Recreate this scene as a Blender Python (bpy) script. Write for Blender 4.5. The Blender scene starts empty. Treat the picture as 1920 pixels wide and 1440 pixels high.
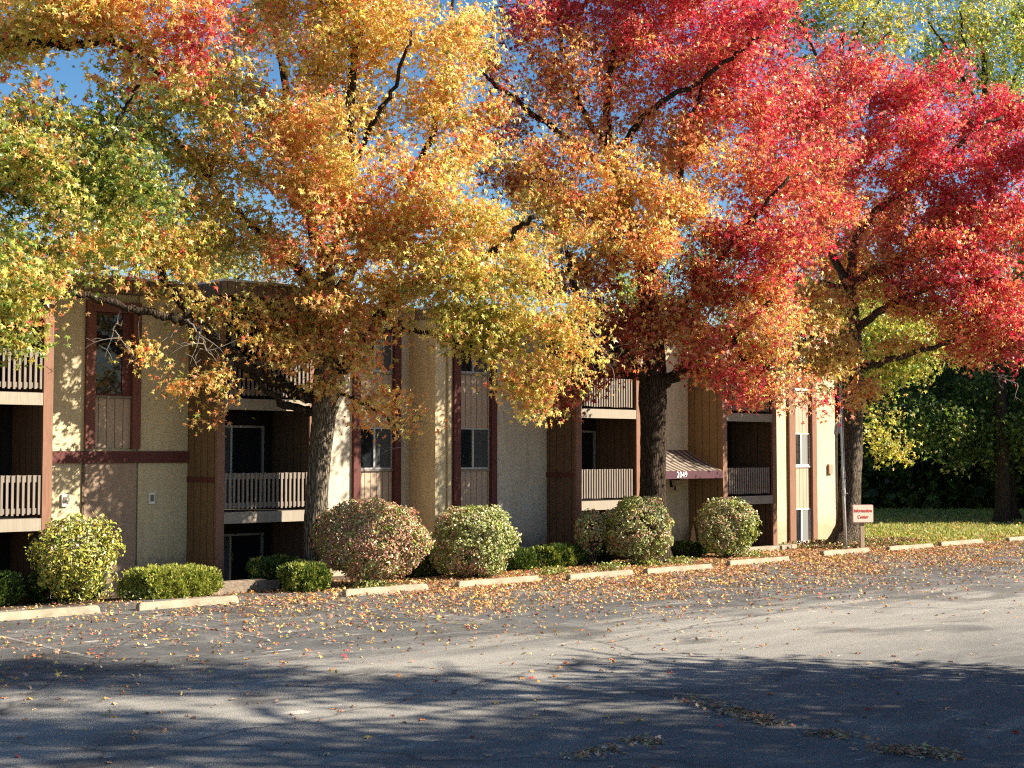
import bpy, math, random
import numpy as np
from mathutils import Vector, Matrix

rng = np.random.default_rng(11)
random.seed(11)
sc = bpy.context.scene
col = sc.collection

# ------------------------------------------------------------------ survey
F = 2700.0; PITCH = math.atan(130 / F); H = 3.0; TH = math.radians(42)
cp, sp = math.cos(PITCH), math.sin(PITCH)
def W(px, py, Y):
    """a surveyed sight line taken to the distance Y metres north of the viewpoint"""
    x = (px - 960) / F; y = (720 - py) / F
    r = np.array([x, cp - y * sp, sp + y * cp])
    return np.array([0, 0, H]) + r * (Y / r[1])
DV = np.array([math.cos(TH), math.sin(TH), 0]); NV = np.array([math.sin(TH), -math.cos(TH), 0])
O = np.array([-5.797, 33.7, 0.0])
def UV(u, v, z=0.0):
    """facade coordinates: u along the front, v out of it, to the world"""
    return O + DV * u + NV * v + np.array([0, 0, z])

SUN_EL = math.radians(33); 
_s = DV * math.cos(math.radians(51)) + NV * math.sin(math.radians(51))
TOSUN = np.array([_s[0] * math.cos(SUN_EL), _s[1] * math.cos(SUN_EL), math.sin(SUN_EL)])

# ------------------------------------------------------------------ materials
def newmat(name):
    m = bpy.data.materials.new(name); m.use_nodes = True
    nt = m.node_tree; b = nt.nodes['Principled BSDF']
    return m, nt, b
def N(nt, t, **kw):
    n = nt.nodes.new(t)
    for k, v in kw.items():
        if k in n.inputs: n.inputs[k].default_value = v
        else: setattr(n, k, v)
    return n
def L(nt, a, b): nt.links.new(a, b)
def ramp(nt, fac, stops):
    r = nt.nodes.new('ShaderNodeValToRGB')
    els = r.color_ramp.elements
    while len(els) > 1: els.remove(els[-1])
    for i, (p, c) in enumerate(stops):
        e = els[0] if i == 0 else els.new(p)
        e.position = p
        e.color = (c, c, c, 1) if not hasattr(c, '__len__') else (*c, 1)
    L(nt, fac, r.inputs[0]); return r
def mixc(nt, f, a, b, mode='MIX'):
    m = nt.nodes.new('ShaderNodeMix'); m.data_type = 'RGBA'; m.blend_type = mode
    for i, v in ((0, f), (6, a), (7, b)):
        if hasattr(v, 'is_linked'): L(nt, v, m.inputs[i])
        elif i == 0: m.inputs[0].default_value = v
        else: m.inputs[i].default_value = (*v, 1)
    return m.outputs[2]
def math_(nt, op, a, b=None):
    m = nt.nodes.new('ShaderNodeMath'); m.operation = op
    for i, v in ((0, a), (1, b)):
        if v is None: continue
        if hasattr(v, 'is_linked'): L(nt, v, m.inputs[i])
        else: m.inputs[i].default_value = v
    return m.outputs[0]
def bump(nt, b, h, dist, strength=1.0):
    n = N(nt, 'ShaderNodeBump'); n.inputs['Strength'].default_value = strength
    n.inputs['Distance'].default_value = dist
    L(nt, h, n.inputs['Height']); L(nt, n.outputs[0], b.inputs['Normal'])
def noise(nt, vec, scale, detail=6, rough=.6, dist=0.0):
    n = N(nt, 'ShaderNodeTexNoise'); n.inputs['Scale'].default_value = scale
    n.inputs['Detail'].default_value = detail; n.inputs['Roughness'].default_value = rough
    n.inputs['Distortion'].default_value = dist
    if vec is not None: L(nt, vec, n.inputs['Vector'])
    return n.outputs[0]
def objco(nt, scale=None):
    t = N(nt, 'ShaderNodeTexCoord')
    if scale is None: return t.outputs['Object']
    m = N(nt, 'ShaderNodeMapping'); m.inputs['Scale'].default_value = scale
    L(nt, t.outputs['Object'], m.inputs['Vector']); return m.outputs[0]

def mat_plain(name, c, rough=.6, var=.18, scale=6, spec=.4, metal=0, bumpd=.0, bscale=60):
    m, nt, b = newmat(name)
    v = objco(nt)
    n1 = noise(nt, v, scale, 8, .65)
    r = ramp(nt, n1, [(.25, tuple(x * (1 - var) for x in c)), (.75, tuple(min(1, x * (1 + var)) for x in c))])
    L(nt, r.outputs[0], b.inputs['Base Color'])
    b.inputs['Roughness'].default_value = rough; b.inputs['Specular IOR Level'].default_value = spec
    b.inputs['Metallic'].default_value = metal
    if bumpd: bump(nt, b, noise(nt, v, bscale, 5, .7), bumpd)
    return m
def mat_stucco(name, c):
    m, nt, b = newmat(name)
    v = objco(nt)
    big = noise(nt, v, .8, 6, .6); med = noise(nt, v, 7, 6, .7)
    st = noise(nt, objco(nt, (3.0, 3.0, .35)), 1.4, 7, .7)
    c1 = ramp(nt, big, [(.3, tuple(x * .87 for x in c)), (.7, tuple(x * 1.07 for x in c))]).outputs[0]
    f = ramp(nt, med, [(.42, .0), (.62, .45)]).outputs[0]
    c2 = mixc(nt, f, c1, tuple(x * y for x, y in zip(c, (.80, .76, .66))))
    f2 = ramp(nt, st, [(.48, 0.), (.72, .55)]).outputs[0]
    c3 = mixc(nt, f2, c2, tuple(x * y for x, y in zip(c, (.62, .58, .5))))
    # splash dirt towards the foot of the wall, broken by noise
    z = N(nt, 'ShaderNodeSeparateXYZ'); L(nt, v, z.inputs[0])
    zz = math_(nt, 'ADD', z.outputs[2], math_(nt, 'MULTIPLY', med, -.9))
    f3 = ramp(nt, zz, [(0.0, .45), (.35, 0.)]).outputs[0]
    c4 = mixc(nt, f3, c3, (.16, .12, .08))
    # drag marks of the trowel and the odd chip
    sw = noise(nt, v, 22, 5, .8, 2.2)
    f4 = ramp(nt, sw, [(.27, .6), (.33, 0.)]).outputs[0]
    c5 = mixc(nt, f4, c4, tuple(x * .45 for x in c))
    L(nt, c5, b.inputs['Base Color'])
    b.inputs['Roughness'].default_value = .9; b.inputs['Specular IOR Level'].default_value = .15
    hh = math_(nt, 'ADD', noise(nt, v, 28, 6, .75, .8), math_(nt, 'MULTIPLY', noise(nt, v, 5, 3), .8))
    bump(nt, b, hh, .006, .6)
    return m
def mat_siding(name, c, period=.2, var=.2):
    """grooved plywood: vertical grooves"""
    m, nt, b = newmat(name)
    v = objco(nt)
    s = N(nt, 'ShaderNodeSeparateXYZ'); L(nt, v, s.inputs[0])
    x = math_(nt, 'ADD', s.outputs[0], s.outputs[1])
    fr = math_(nt, 'FRACT', math_(nt, 'DIVIDE', math_(nt, 'ADD', x, 50), period))
    g = ramp(nt, fr, [(.0, 0.), (.05, 0.), (.10, 1.), (.97, 1.), (1., 0.)]).outputs[0]
    gr = noise(nt, objco(nt, (14, 14, .7)), 3, 8, .7)
    bl = noise(nt, v, 1.3, 5)
    c1 = ramp(nt, gr, [(.3, tuple(x * (1 - var) for x in c)), (.7, tuple(x * (1 + var) for x in c))]).outputs[0]
    c2 = mixc(nt, ramp(nt, bl, [(.4, 0), (.7, .35)]).outputs[0], c1, tuple(x * .7 for x in c))
    L(nt, mixc(nt, g, tuple(x * .45 for x in c), c2), b.inputs['Base Color'])
    b.inputs['Roughness'].default_value = .75; b.inputs['Specular IOR Level'].default_value = .25
    bump(nt, b, math_(nt, 'ADD', g, math_(nt, 'MULTIPLY', gr, .15)), .012)
    return m
def mat_board(name, c, var=.25):
    m, nt, b = newmat(name)
    gr = noise(nt, objco(nt, (10, 10, .8)), 3, 8, .7); v = objco(nt)
    c1 = ramp(nt, gr, [(.3, tuple(x * (1 - var) for x in c)), (.72, tuple(x * (1 + var) for x in c))]).outputs[0]
    w = ramp(nt, noise(nt, v, 3.5, 7, .7), [(.55, 0), (.75, .5)]).outputs[0]
    L(nt, mixc(nt, w, c1, tuple(min(1, x * 1.25 + .035) for x in c)), b.inputs['Base Color'])
    b.inputs['Roughness'].default_value = .7; b.inputs['Specular IOR Level'].default_value = .3
    bump(nt, b, gr, .006)
    return m
def mat_bark(name, c1, c2, sc_=1.0):
    m, nt, b = newmat(name)
    v = objco(nt, (1, 1, .13))
    r1 = N(nt, 'ShaderNodeTexVoronoi', feature='DISTANCE_TO_EDGE'); r1.inputs['Scale'].default_value = 23 * sc_
    dv = N(nt, 'ShaderNodeVectorMath'); dv.operation = 'ADD'
    nn = N(nt, 'ShaderNodeTexNoise'); nn.inputs['Scale'].default_value = 5; L(nt, v, nn.inputs['Vector'])
    sc2 = N(nt, 'ShaderNodeVectorMath'); sc2.operation = 'SCALE'; sc2.inputs['Scale'].default_value = .16
    L(nt, nn.outputs['Color'], sc2.inputs[0]); L(nt, v, dv.inputs[0]); L(nt, sc2.outputs[0], dv.inputs[1])
    L(nt, dv.outputs[0], r1.inputs['Vector'])
    f = ramp(nt, r1.outputs['Distance'], [(.0, 0.), (.16, .75), (.5, 1.)]).outputs[0]
    fine = noise(nt, objco(nt, (1, 1, .5)), 40, 6, .7)
    cc = ramp(nt, fine, [(.3, tuple(x * .7 for x in c2)), (.7, tuple(x * 1.2 for x in c2))]).outputs[0]
    big = noise(nt, objco(nt), 1.6, 4)
    cc = mixc(nt, ramp(nt, big, [(.45, 0), (.7, .6)]).outputs[0], cc, tuple(x * y for x, y in zip(c2, (.62, .66, .55))))
    L(nt, mixc(nt, f, c1, cc), b.inputs['Base Color'])
    b.inputs['Roughness'].default_value = .95; b.inputs['Specular IOR Level'].default_value = .1
    bump(nt, b, math_(nt, 'ADD', f, math_(nt, 'MULTIPLY', fine, .4)), .035)
    return m
def mat_leaf(name, rough=.42, trans=.33, spec=.45, tgain=1.15):
    m, nt, b = newmat(name)
    a = N(nt, 'ShaderNodeAttribute', attribute_name='leafcol')
    L(nt, a.outputs['Color'], b.inputs['Base Color'])
    b.inputs['Roughness'].default_value = rough; b.inputs['Specular IOR Level'].default_value = spec
    t = N(nt, 'ShaderNodeBsdfTranslucent')
    g = N(nt, 'ShaderNodeHueSaturation'); g.inputs['Saturation'].default_value = 1.1; g.inputs['Value'].default_value = tgain
    L(nt, a.outputs['Color'], g.inputs['Color']); L(nt, g.outputs[0], t.inputs['Color'])
    mx = N(nt, 'ShaderNodeMixShader'); mx.inputs[0].default_value = trans
    L(nt, b.outputs[0], mx.inputs[1]); L(nt, t.outputs[0], mx.inputs[2])
    L(nt, mx.outputs[0], nt.nodes['Material Output'].inputs['Surface'])
    return m
def mat_glass(name, c=(.02, .024, .028), rough=.04, wob=.0):
    m, nt, b = newmat(name)
    b.inputs['Base Color'].default_value = (*c, 1); b.inputs['Roughness'].default_value = rough
    b.inputs['Specular IOR Level'].default_value = .3; b.inputs['IOR'].default_value = 1.5
    if wob: bump(nt, b, noise(nt, objco(nt), 2.2, 2), wob)
    return m
def mat_asphalt(name):
    m, nt, b = newmat(name)
    v = objco(nt)                     # object frame: x = u, y = -v
    s = N(nt, 'ShaderNodeSeparateXYZ'); L(nt, v, s.inputs[0])
    vv = math_(nt, 'MULTIPLY', s.outputs[1], -1)
    big = noise(nt, v, .22, 5, .6, .4); med = noise(nt, v, 1.1, 7, .68, .5); sm = noise(nt, v, 9, 6, .7)
    fine = noise(nt, v, 55, 4, .8); agg = noise(nt, v, 140, 2, .9)
    streak = noise(nt, objco(nt, (.22, 1.6, 1)), 1.0, 7, .65, .7)
    base = ramp(nt, med, [(.3, (.060, .061, .063)), (.55, (.098, .099, .099)), (.75, (.175, .172, .166))]).outputs[0]
    # sand-coloured worn driving lane along the front, ragged edges
    e = math_(nt, 'ADD', vv, math_(nt, 'ADD', math_(nt, 'MULTIPLY', math_(nt, 'SUBTRACT', streak, .5), 5.5), math_(nt, 'MULTIPLY', math_(nt, 'SUBTRACT', sm, .5), 1.2)))
    lane = ramp(nt, math_(nt, 'DIVIDE', e, 40.0), [(10.2 / 40, 0.), (12.6 / 40, .85), (15.2 / 40, .85), (18.0 / 40, .2), (23 / 40, .12)]).outputs[0]
    lane = math_(nt, 'MULTIPLY', lane, ramp(nt, streak, [(.25, .45), (.6, 1.)]).outputs[0])
    c = mixc(nt, lane, base, (.295, .28, .25))
    worn = ramp(nt, noise(nt, objco(nt, (.5, 1.7, 1)), .75, 8, .72, .6), [(.53, 0.), (.64, .75)]).outputs[0]
    c = mixc(nt, math_(nt, 'MULTIPLY', worn, ramp(nt, sm, [(.35, .35), (.6, 1.)]).outputs[0]), c, (.27, .25, .22))
    # older tar: smooth darker patches
    tar = ramp(nt, noise(nt, objco(nt, (.6, 1, 1)), .5, 4, .5, .8), [(.56, 0.), (.65, .6)]).outputs[0]
    c = mixc(nt, tar, c, (.052, .051, .052))
    # white lime flecks
    fl = ramp(nt, noise(nt, objco(nt, (.8, 2.4, 1)), 1.35, 3, .5, .4), [(.69, 0.), (.72, .85)]).outputs[0]
    c = mixc(nt, fl, c, (.46, .43, .38))
    # seams and cracks
    vo = N(nt, 'ShaderNodeTexVoronoi', feature='DISTANCE_TO_EDGE'); vo.inputs['Scale'].default_value = .11
    dv = N(nt, 'ShaderNodeVectorMath'); dv.operation = 'ADD'
    nn = N(nt, 'ShaderNodeTexNoise'); nn.inputs['Scale'].default_value = .8; nn.inputs['Detail'].default_value = 8; L(nt, v, nn.inputs['Vector'])
    s2 = N(nt, 'ShaderNodeVectorMath'); s2.operation = 'SCALE'; s2.inputs['Scale'].default_value = 1.3
    L(nt, nn.outputs['Color'], s2.inputs[0]); L(nt, v, dv.inputs[0]); L(nt, s2.outputs[0], dv.inputs[1]); L(nt, dv.outputs[0], vo.inputs['Vector'])
    ck = ramp(nt, vo.outputs['Distance'], [(0., .55), (.0025, .35), (.006, 0.)]).outputs[0]
    c = mixc(nt, ck, c, (.035, .030, .026))
    g = ramp(nt, fine, [(.32, (.5, .5, .5)), (.5, (1., 1., 1.)), (.70, (1.75, 1.72, 1.68))]).outputs[0]
    c = mixc(nt, 1.0, c, g, 'MULTIPLY')
    gg = ramp(nt, agg, [(.38, (.6, .6, .6)), (.62, (1.5, 1.5, 1.5))]).outputs[0]
    c = mixc(nt, 1.0, c, gg, 'MULTIPLY')
    L(nt, c, b.inputs['Base Color'])
    b.inputs['Roughness'].default_value = .88; b.inputs['Specular IOR Level'].default_value = .25
    bump(nt, b, math_(nt, 'ADD', math_(nt, 'ADD', fine, math_(nt, 'MULTIPLY', agg, .5)), math_(nt, 'MULTIPLY', ck, -2)), .012, .9)
    return m
def mat_grass(name):
    m, nt, b = newmat(name)
    v = objco(nt)
    n1 = noise(nt, v, .35, 6); n2 = noise(nt, objco(nt, (1, 2.2, 1)), 7, 8, .75)
    c = ramp(nt, n2, [(.25, (.10, .13, .02)), (.5, (.20, .23, .045)), (.75, (.32, .31, .085))]).outputs[0]
    c = mixc(nt, ramp(nt, n1, [(.4, 0), (.65, .7)]).outputs[0], c, (.23, .18, .07))
    L(nt, c, b.inputs['Base Color']); b.inputs['Roughness'].default_value = .95
    bump(nt, b, n2, .05); return m
def mat_soil(name):
    m, nt, b = newmat(name)
    v = objco(nt); n2 = noise(nt, v, 9, 8, .75); n3 = noise(nt, v, 60, 4, .8)
    c = ramp(nt, n2, [(.3, (.05, .034, .022)), (.55, (.11, .075, .045)), (.75, (.20, .14, .085))]).outputs[0]
    c = mixc(nt, 1., c, ramp(nt, n3, [(.3, (.5, .5, .5)), (.7, (1.4, 1.35, 1.3))]).outputs[0], 'MULTIPLY')
    L(nt, c, b.inputs['Base Color']); b.inputs['Roughness'].default_value = .95
    bump(nt, b, math_(nt, 'ADD', n2, n3), .05); return m
def mat_paint_line(name):
    m, nt, b = newmat(name)
    v = objco(nt); n1 = noise(nt, v, 14, 8, .8); n2 = noise(nt, v, 1.3, 5, .6)
    f = ramp(nt, math_(nt, 'ADD', n1, math_(nt, 'MULTIPLY', n2, .6)), [(.73, 0.), (.92, .75)]).outputs[0]
    c = mixc(nt, f, (.085, .083, .080), (.42, .40, .36))
    L(nt, c, b.inputs['Base Color']); b.inputs['Roughness'].default_value = .85
    bump(nt, b, noise(nt, v, 55, 4, .8), .01); return m
def mat_stripes(name):
    m, nt, b = newmat(name)
    v = objco(nt); s = N(nt, 'ShaderNodeSeparateXYZ'); L(nt, v, s.inputs[0])
    fr = math_(nt, 'FRACT', math_(nt, 'DIVIDE', math_(nt, 'ADD', s.outputs[0], 40.02), .245))
    f = ramp(nt, fr, [(0., 0.), (.49, 0.), (.51, 1.), (1., 1.)]).outputs[0]
    d = ramp(nt, noise(nt, objco(nt, (3, 1, 1)), 5, 6, .7), [(.35, 0.), (.75, .45)]).outputs[0]
    c = mixc(nt, f, (.045, .030, .030), (.34, .31, .26))
    c = mixc(nt, d, c, (.16, .13, .10))
    L(nt, mixc(nt, 1., c, (.8, .74, .66), 'MULTIPLY'), b.inputs['Base Color']); b.inputs['Roughness'].default_value = .8; return m

CREAM = (.60, .505, .325)
M = {}
M['stucco'] = mat_stucco('cream_stucco', CREAM)
M['stucco2'] = mat_stucco('grey_cream_stucco', (.55, .50, .40))
M['brown'] = mat_siding('ochre_brown_siding', (.185, .117, .058), .305)
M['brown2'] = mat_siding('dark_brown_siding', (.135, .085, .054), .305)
M['taupe'] = mat_siding('taupe_siding', (.41, .31, .225), .2)
M['tan'] = mat_plain('tan_panel', (.36, .255, .18), .8, .14, 3, .2, 0, .01, 30)
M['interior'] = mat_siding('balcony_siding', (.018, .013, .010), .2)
M['trim'] = mat_board('red_brown_trim', (.165, .064, .046))
M['trimd'] = mat_board('maroon_trim', (.105, .032, .027))
M['post'] = mat_board('brown_post', (.21, .105, .065))
M['rail'] = mat_board('taupe_rail', (.205, .168, .137))
M['slab'] = mat_board('balcony_fascia', (.28, .24, .185), .15)
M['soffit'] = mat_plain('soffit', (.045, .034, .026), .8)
M['fascia'] = mat_siding('roof_fascia', (.22, .155, .11), .2)
M['flash'] = mat_plain('roof_flashing', (.62, .62, .60), .45, .15, 4, .5, .3)
M['alu'] = mat_plain('aluminium', (.36, .36, .35), .4, .08, 5, .5, .3)
M['white'] = mat_plain('white_vinyl', (.75, .74, .70), .5, .06)
M['glass'] = mat_glass('window_glass', (.012, .015, .018), .03, .010)
M['glassb'] = mat_glass('blind_behind_glass', (.21, .21, .20), .12)
M['curtain'] = mat_siding('curtain_behind_glass', (.085, .095, .10), .09, .3)
M['asphalt'] = mat_asphalt('asphalt')
M['grass'] = mat_grass('lawn_grass')
M['soil'] = mat_soil('bed_soil')
M['line'] = mat_paint_line('worn_line_paint')
M['concrete'] = mat_plain('weathered_concrete', (.31, .262, .19), .95, .34, 4, .15, 0, .012, 45)
M['block'] = mat_plain('landscape_block', (.23, .18, .135), .95, .35, 9, .1, 0, .03, 25)
M['stripes'] = mat_stripes('awning_stripes')
M['maroon'] = mat_plain('maroon_canvas', (.060, .015, .024), .7, .15)
M['lettering'] = mat_plain('white_lettering', (.80, .79, .76), .6, .03)
M['red_letter'] = mat_plain('red_lettering', (.62, .060, .035), .6, .05)
M['signface'] = mat_plain('sign_face', (.66, .56, .45), .6, .05)
M['signedge'] = mat_plain('sign_edge', (.62, .36, .33), .6, .05)
M['black'] = mat_plain('black_metal', (.018, .016, .015), .5, .2)
M['lampglass'] = mat_glass('lamp_glass', (.35, .32, .27), .2)
M['pole'] = mat_plain('flagpole_metal', (.62, .63, .66), .35, .1, 3, .5, .5)
M['flagr'] = mat_plain('flag_red', (.45, .03, .035), .8)
M['flagw'] = mat_plain('flag_white', (.62, .58, .54), .8)
M['flagb'] = mat_plain('flag_navy', (.03, .035, .10), .8)
M['tanpost'] = mat_plain('tan_canvas', (.42, .28, .14), .8, .2)
M['signpost'] = mat_board('sign_post', (.38, .29, .20))
M['bark1'] = mat_bark('sweetgum_bark', (.055, .040, .028), (.30, .245, .185))
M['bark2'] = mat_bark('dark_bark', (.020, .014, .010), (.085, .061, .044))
M['bark3'] = mat_bark('grey_bark', (.035, .025, .018), (.20, .16, .12), 1.2)
M['twig'] = mat_plain('twig_bark', (.060, .042, .032), .9, .3)
M['dead'] = mat_plain('dead_twig', (.17, .145, .12), .85, .25)
M['leaf'] = mat_leaf('autumn_leaf', .36, .54, .55, 1.5)
M['shrubleaf'] = mat_leaf('shrub_leaf', .36, .22, .5, 1.0)
M['needle'] = mat_leaf('hedge_needle', .55, .25, .3)
M['litter'] = mat_leaf('fallen_leaf', .65, .12, .3)
M['blade'] = mat_leaf('grass_blade', .6, .3, .3)

# ------------------------------------------------------------------ objects
def link(o, parent=None):
    col.objects.link(o)
    if parent is not None: o.parent = parent
    return o
def tag(o, label=None, cat=None, group=None, kind=None):
    if label: o['label'] = label
    if cat: o['category'] = cat
    if group: o['group'] = group
    if kind: o['kind'] = kind
    return o
def empty(name, loc, rz=0.0):
    o = bpy.data.objects.new(name, None); o.location = Vector(loc); o.rotation_euler = (0, 0, rz)
    o.empty_display_size = .2
    return link(o)
def mesh_np(name, verts, loops, starts, totals, mats, parent=None, matidx=None, colors=None, smooth=False, loc=None):
    me = bpy.data.meshes.new(name)
    verts = np.asarray(verts, np.float32); nf = len(starts)
    me.vertices.add(len(verts)); me.vertices.foreach_set('co', verts.ravel())
    me.loops.add(len(loops)); me.loops.foreach_set('vertex_index', np.asarray(loops, np.int32))
    me.polygons.add(nf); me.polygons.foreach_set('loop_start', np.asarray(starts, np.int32))
    me.polygons.foreach_set('loop_total', np.asarray(totals, np.int32))
    if matidx is not None: me.polygons.foreach_set('material_index', np.asarray(matidx, np.int32))
    me.polygons.foreach_set('use_smooth', np.full(nf, smooth, bool))
    if colors is not None:
        a = me.attributes.new('leafcol', 'FLOAT_COLOR', 'FACE')
        c4 = np.ones((nf, 4), np.float32); c4[:, :3] = colors
        a.data.foreach_set('color', c4.ravel())
    me.update(calc_edges=True)
    for m in (mats if isinstance(mats, (list, tuple)) else [mats]): me.materials.append(m)
    o = bpy.data.objects.new(name, me)
    if loc is not None: o.location = Vector(loc)
    return link(o, parent)

class MB:
    def __init__(s): s.v = []; s.f = []; s.mi = []; s.m = 0
    def face(s, pts):
        b = len(s.v); s.v += [tuple(map(float, p)) for p in pts]; s.f.append(list(range(b, b + len(pts)))); s.mi.append(s.m)
    def hexa(s, p):
        b = len(s.v); s.v += [tuple(map(float, q)) for q in p]
        for f in ((0, 3, 2, 1), (4, 5, 6, 7), (0, 1, 5, 4), (1, 2, 6, 5), (2, 3, 7, 6), (3, 0, 4, 7)):
            s.f.append([b + i for i in f]); s.mi.append(s.m)
    def box(s, x0, x1, y0, y1, z0, z1):
        s.hexa([(x0, y0, z0), (x1, y0, z0), (x1, y1, z0), (x0, y1, z0), (x0, y0, z1), (x1, y0, z1), (x1, y1, z1), (x0, y1, z1)])
    def ub(s, u0, u1, v0, v1, z0, z1):
        """box in facade coordinates (v outwards)"""
        s.box(u0, u1, -max(v0, v1), -min(v0, v1), z0, z1)
    def tube(s, pts, rads, n=8, cap=True, wob=0.0, seed=0):
        r_ = np.random.default_rng(seed)
        pts = np.asarray(pts, float); k = len(pts); b = len(s.v)
        tan = np.gradient(pts, axis=0); tan /= np.linalg.norm(tan, axis=1)[:, None] + 1e-9
        ref = np.array([1., 0, 0]) if abs(tan[0][0]) < .8 else np.array([0, 1., 0])
        ph = r_.uniform(0, 6.28, 6)
        for i in range(k):
            a = ref - tan[i] * np.dot(ref, tan[i]); a /= np.linalg.norm(a); c = np.cross(tan[i], a); ref = a
            for j in range(n):
                t = 2 * math.pi * j / n
                rr = rads[i]
                if wob: rr *= 1 + wob * (.5 * math.sin(3 * t + ph[0] + i * .18) + .4 * math.sin(5 * t + ph[1] - i * .22) + .3 * math.sin(2 * t + ph[2] + i * .5) + .35 * r_.normal())
                s.v.append(tuple(pts[i] + rr * (math.cos(t) * a + math.sin(t) * c)))
        for i in range(k - 1):
            for j in range(n):
                j2 = (j + 1) % n
                s.f.append([b + i * n + j, b + i * n + j2, b + (i + 1) * n + j2, b + (i + 1) * n + j]); s.mi.append(s.m)
        if cap:
            s.f.append([b + j for j in range(n)][::-1]); s.mi.append(s.m)
            s.f.append([b + (k - 1) * n + j for j in range(n)]); s.mi.append(s.m)
    def build(s, name, mats, parent=None, smooth=False, loc=None, bevel=0):
        tot = [len(f) for f in s.f]; st = np.concatenate([[0], np.cumsum(tot)[:-1]])
        o = mesh_np(name, s.v, [i for f in s.f for i in f], st, tot, mats, parent, s.mi, None, smooth, loc)
        if bevel:
            md = o.modifiers.new('bevel', 'BEVEL'); md.width = bevel; md.segments = 2; md.limit_method = 'ANGLE'
        return o
def part(name, mat, parent, *boxes, bevel=0):
    b = MB()
    for x in boxes: b.ub(*x)
    return b.build(name, mat, parent, bevel=bevel)

# ------------------------------------------------------------------ world, sun, camera
w = bpy.data.worlds.new('World'); sc.world = w; w.use_nodes = True
nt = w.node_tree; bg = nt.nodes['Background']
sky = nt.nodes.new('ShaderNodeTexSky'); sky.sky_type = 'NISHITA'; sky.sun_disc = False
sky.sun_elevation = SUN_EL; sky.sun_rotation = math.atan2(TOSUN[0], TOSUN[1])
sky.air_density = 1.0; sky.dust_density = .35; sky.ozone_density = 2.0; sky.altitude = 200
hs = nt.nodes.new('ShaderNodeHueSaturation'); hs.inputs['Saturation'].default_value = 1.3
L(nt, sky.outputs[0], hs.inputs['Color']); L(nt, hs.outputs[0], bg.inputs[0]); bg.inputs[1].default_value = .054
sun = bpy.data.lights.new('sun', 'SUN'); sun.energy = 5.0; sun.angle = math.radians(.5); sun.color = (1, .90, .74)
so = link(bpy.data.objects.new('sun', sun)); so.rotation_euler = Vector(TOSUN).to_track_quat('Z', 'Y').to_euler(); so.location = (30, -10, 40)
cam = bpy.data.cameras.new('camera'); cam.sensor_width = 36; cam.lens = F / 1920 * 36; cam.clip_end = 3000; cam.clip_start = .1
co = link(bpy.data.objects.new('camera', cam)); co.location = (0, 0, H); co.rotation_euler = (math.pi / 2 + PITCH, 0, 0)
sc.camera = co
sc.view_settings.view_transform = 'Standard'; sc.view_settings.look = 'None'; sc.view_settings.gamma = 1
sc.view_settings.exposure = 1.5
sc.cycles.filter_width = 1.15; sc.cycles.use_denoising = False; sc.cycles.sample_clamp_indirect = 4; sc.cycles.max_bounces = 6; sc.cycles.diffuse_bounces = 2; sc.cycles.transmission_bounces = 3

# ------------------------------------------------------------------ ground
def sheet(name, poly_uv, z, mat, kind='structure'):
    b = MB(); b.face([(u, -v, z) for u, v in poly_uv])
    o = b.build(name, mat); o.location = Vector(O); o.rotation_euler = (0, 0, TH)
    if kind: o['kind'] = kind
    return o
def fedge(u):            # front edge of the planting bed
    return float(np.interp(u, [-14, -3.0, -1.2, 0.2, 30], [1.75, 1.95, 2.3, 3.25, 3.35]))
sheet('ground', [(-500, 500), (500, 500), (500, -500), (-500, -500)], -.42, M['grass'])
edge = [(u, fedge(u) + .10 * math.sin(u * 2.1) + .06 * math.sin(u * 5.3 + 1)) for u in np.linspace(-14, 21.5, 120)]
lot = [(-90, 90), (90, 90), (120, 3.3), (21.5, 3.3)] + edge[::-1][1:] + [(-14, 1.75), (-90, 1.75)]
sheet('parking_lot', lot[::-1], 0.0, M['asphalt'])
def bedz(v): return float(np.interp(v, [-3, -1.2, .8, 2.0], [-.22, -.2, -.05, -.008]))
b = MB(); us = np.linspace(-14, 24.4, 78); vs = np.linspace(3.6, -2.6, 16)
for i in range(len(us) - 1):
    for j in range(len(vs) - 1):
        q = [(us[i], vs[j]), (us[i + 1], vs[j]), (us[i + 1], vs[j + 1]), (us[i], vs[j + 1])]
        b.face([(u, -v, bedz(v)) for u, v in q][::-1])
bed = b.build('planting_bed', M['soil']); bed.location = Vector(O); bed.rotation_euler = (0, 0, TH); bed['kind'] = 'structure'
sheet('lawn', [(23.0, 3.3), (23.0, 1.6), (24.4, 1.6), (24.4, -90), (190, -90), (190, 3.3)][::-1], -.004, M['grass'])
for k, (u, v0, v1) in enumerate([(-8.6, 4.5, 9.0), (-5.5, 4.3, 8.8), (-1.6, 4.7, 8.8), (1.9, 5.0, 8.5), (5.2, 5.0, 9.0), (8.0, 5.2, 9.0), (11.3, 5.0, 9.0), (15.8, 4.6, 9)]):
    b = MB()
    pts = np.linspace(v0, v1, 9)
    for a, c in zip(pts[:-1], pts[1:]):
        b.face([(u, -a, .004), (u + .10, -a, .004), (u + .10, -c, .004), (u, -c, .004)])
    o = b.build('parking_line', M['line']); o.location = Vector(O); o.rotation_euler = (0, 0, TH); o['kind'] = 'structure'

# ------------------------------------------------------------------ the building
bld = empty('apartment_building', O, TH)
tag(bld, 'three storey cream stucco apartment block with brown balconies behind the autumn trees', 'building')
ZB, ZT = -.5, 6.62
def wall(u0, u1, v0, v1, z0=ZB, z1=ZT, m='stucco', name='wall'): return part(name, M[m], bld, (u0, u1, v0, v1, z0, z1))
# body behind the bays
wall(-10.5, 24.33, -12, -3.0)
# bay A side / B
wall(-5.18, -3.86, -1.3, -3.0)
wall(-3.86, -2.53, -1.36, -3.0)
wall(-2.53, -1.27, -1.3, -3.0)
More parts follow.
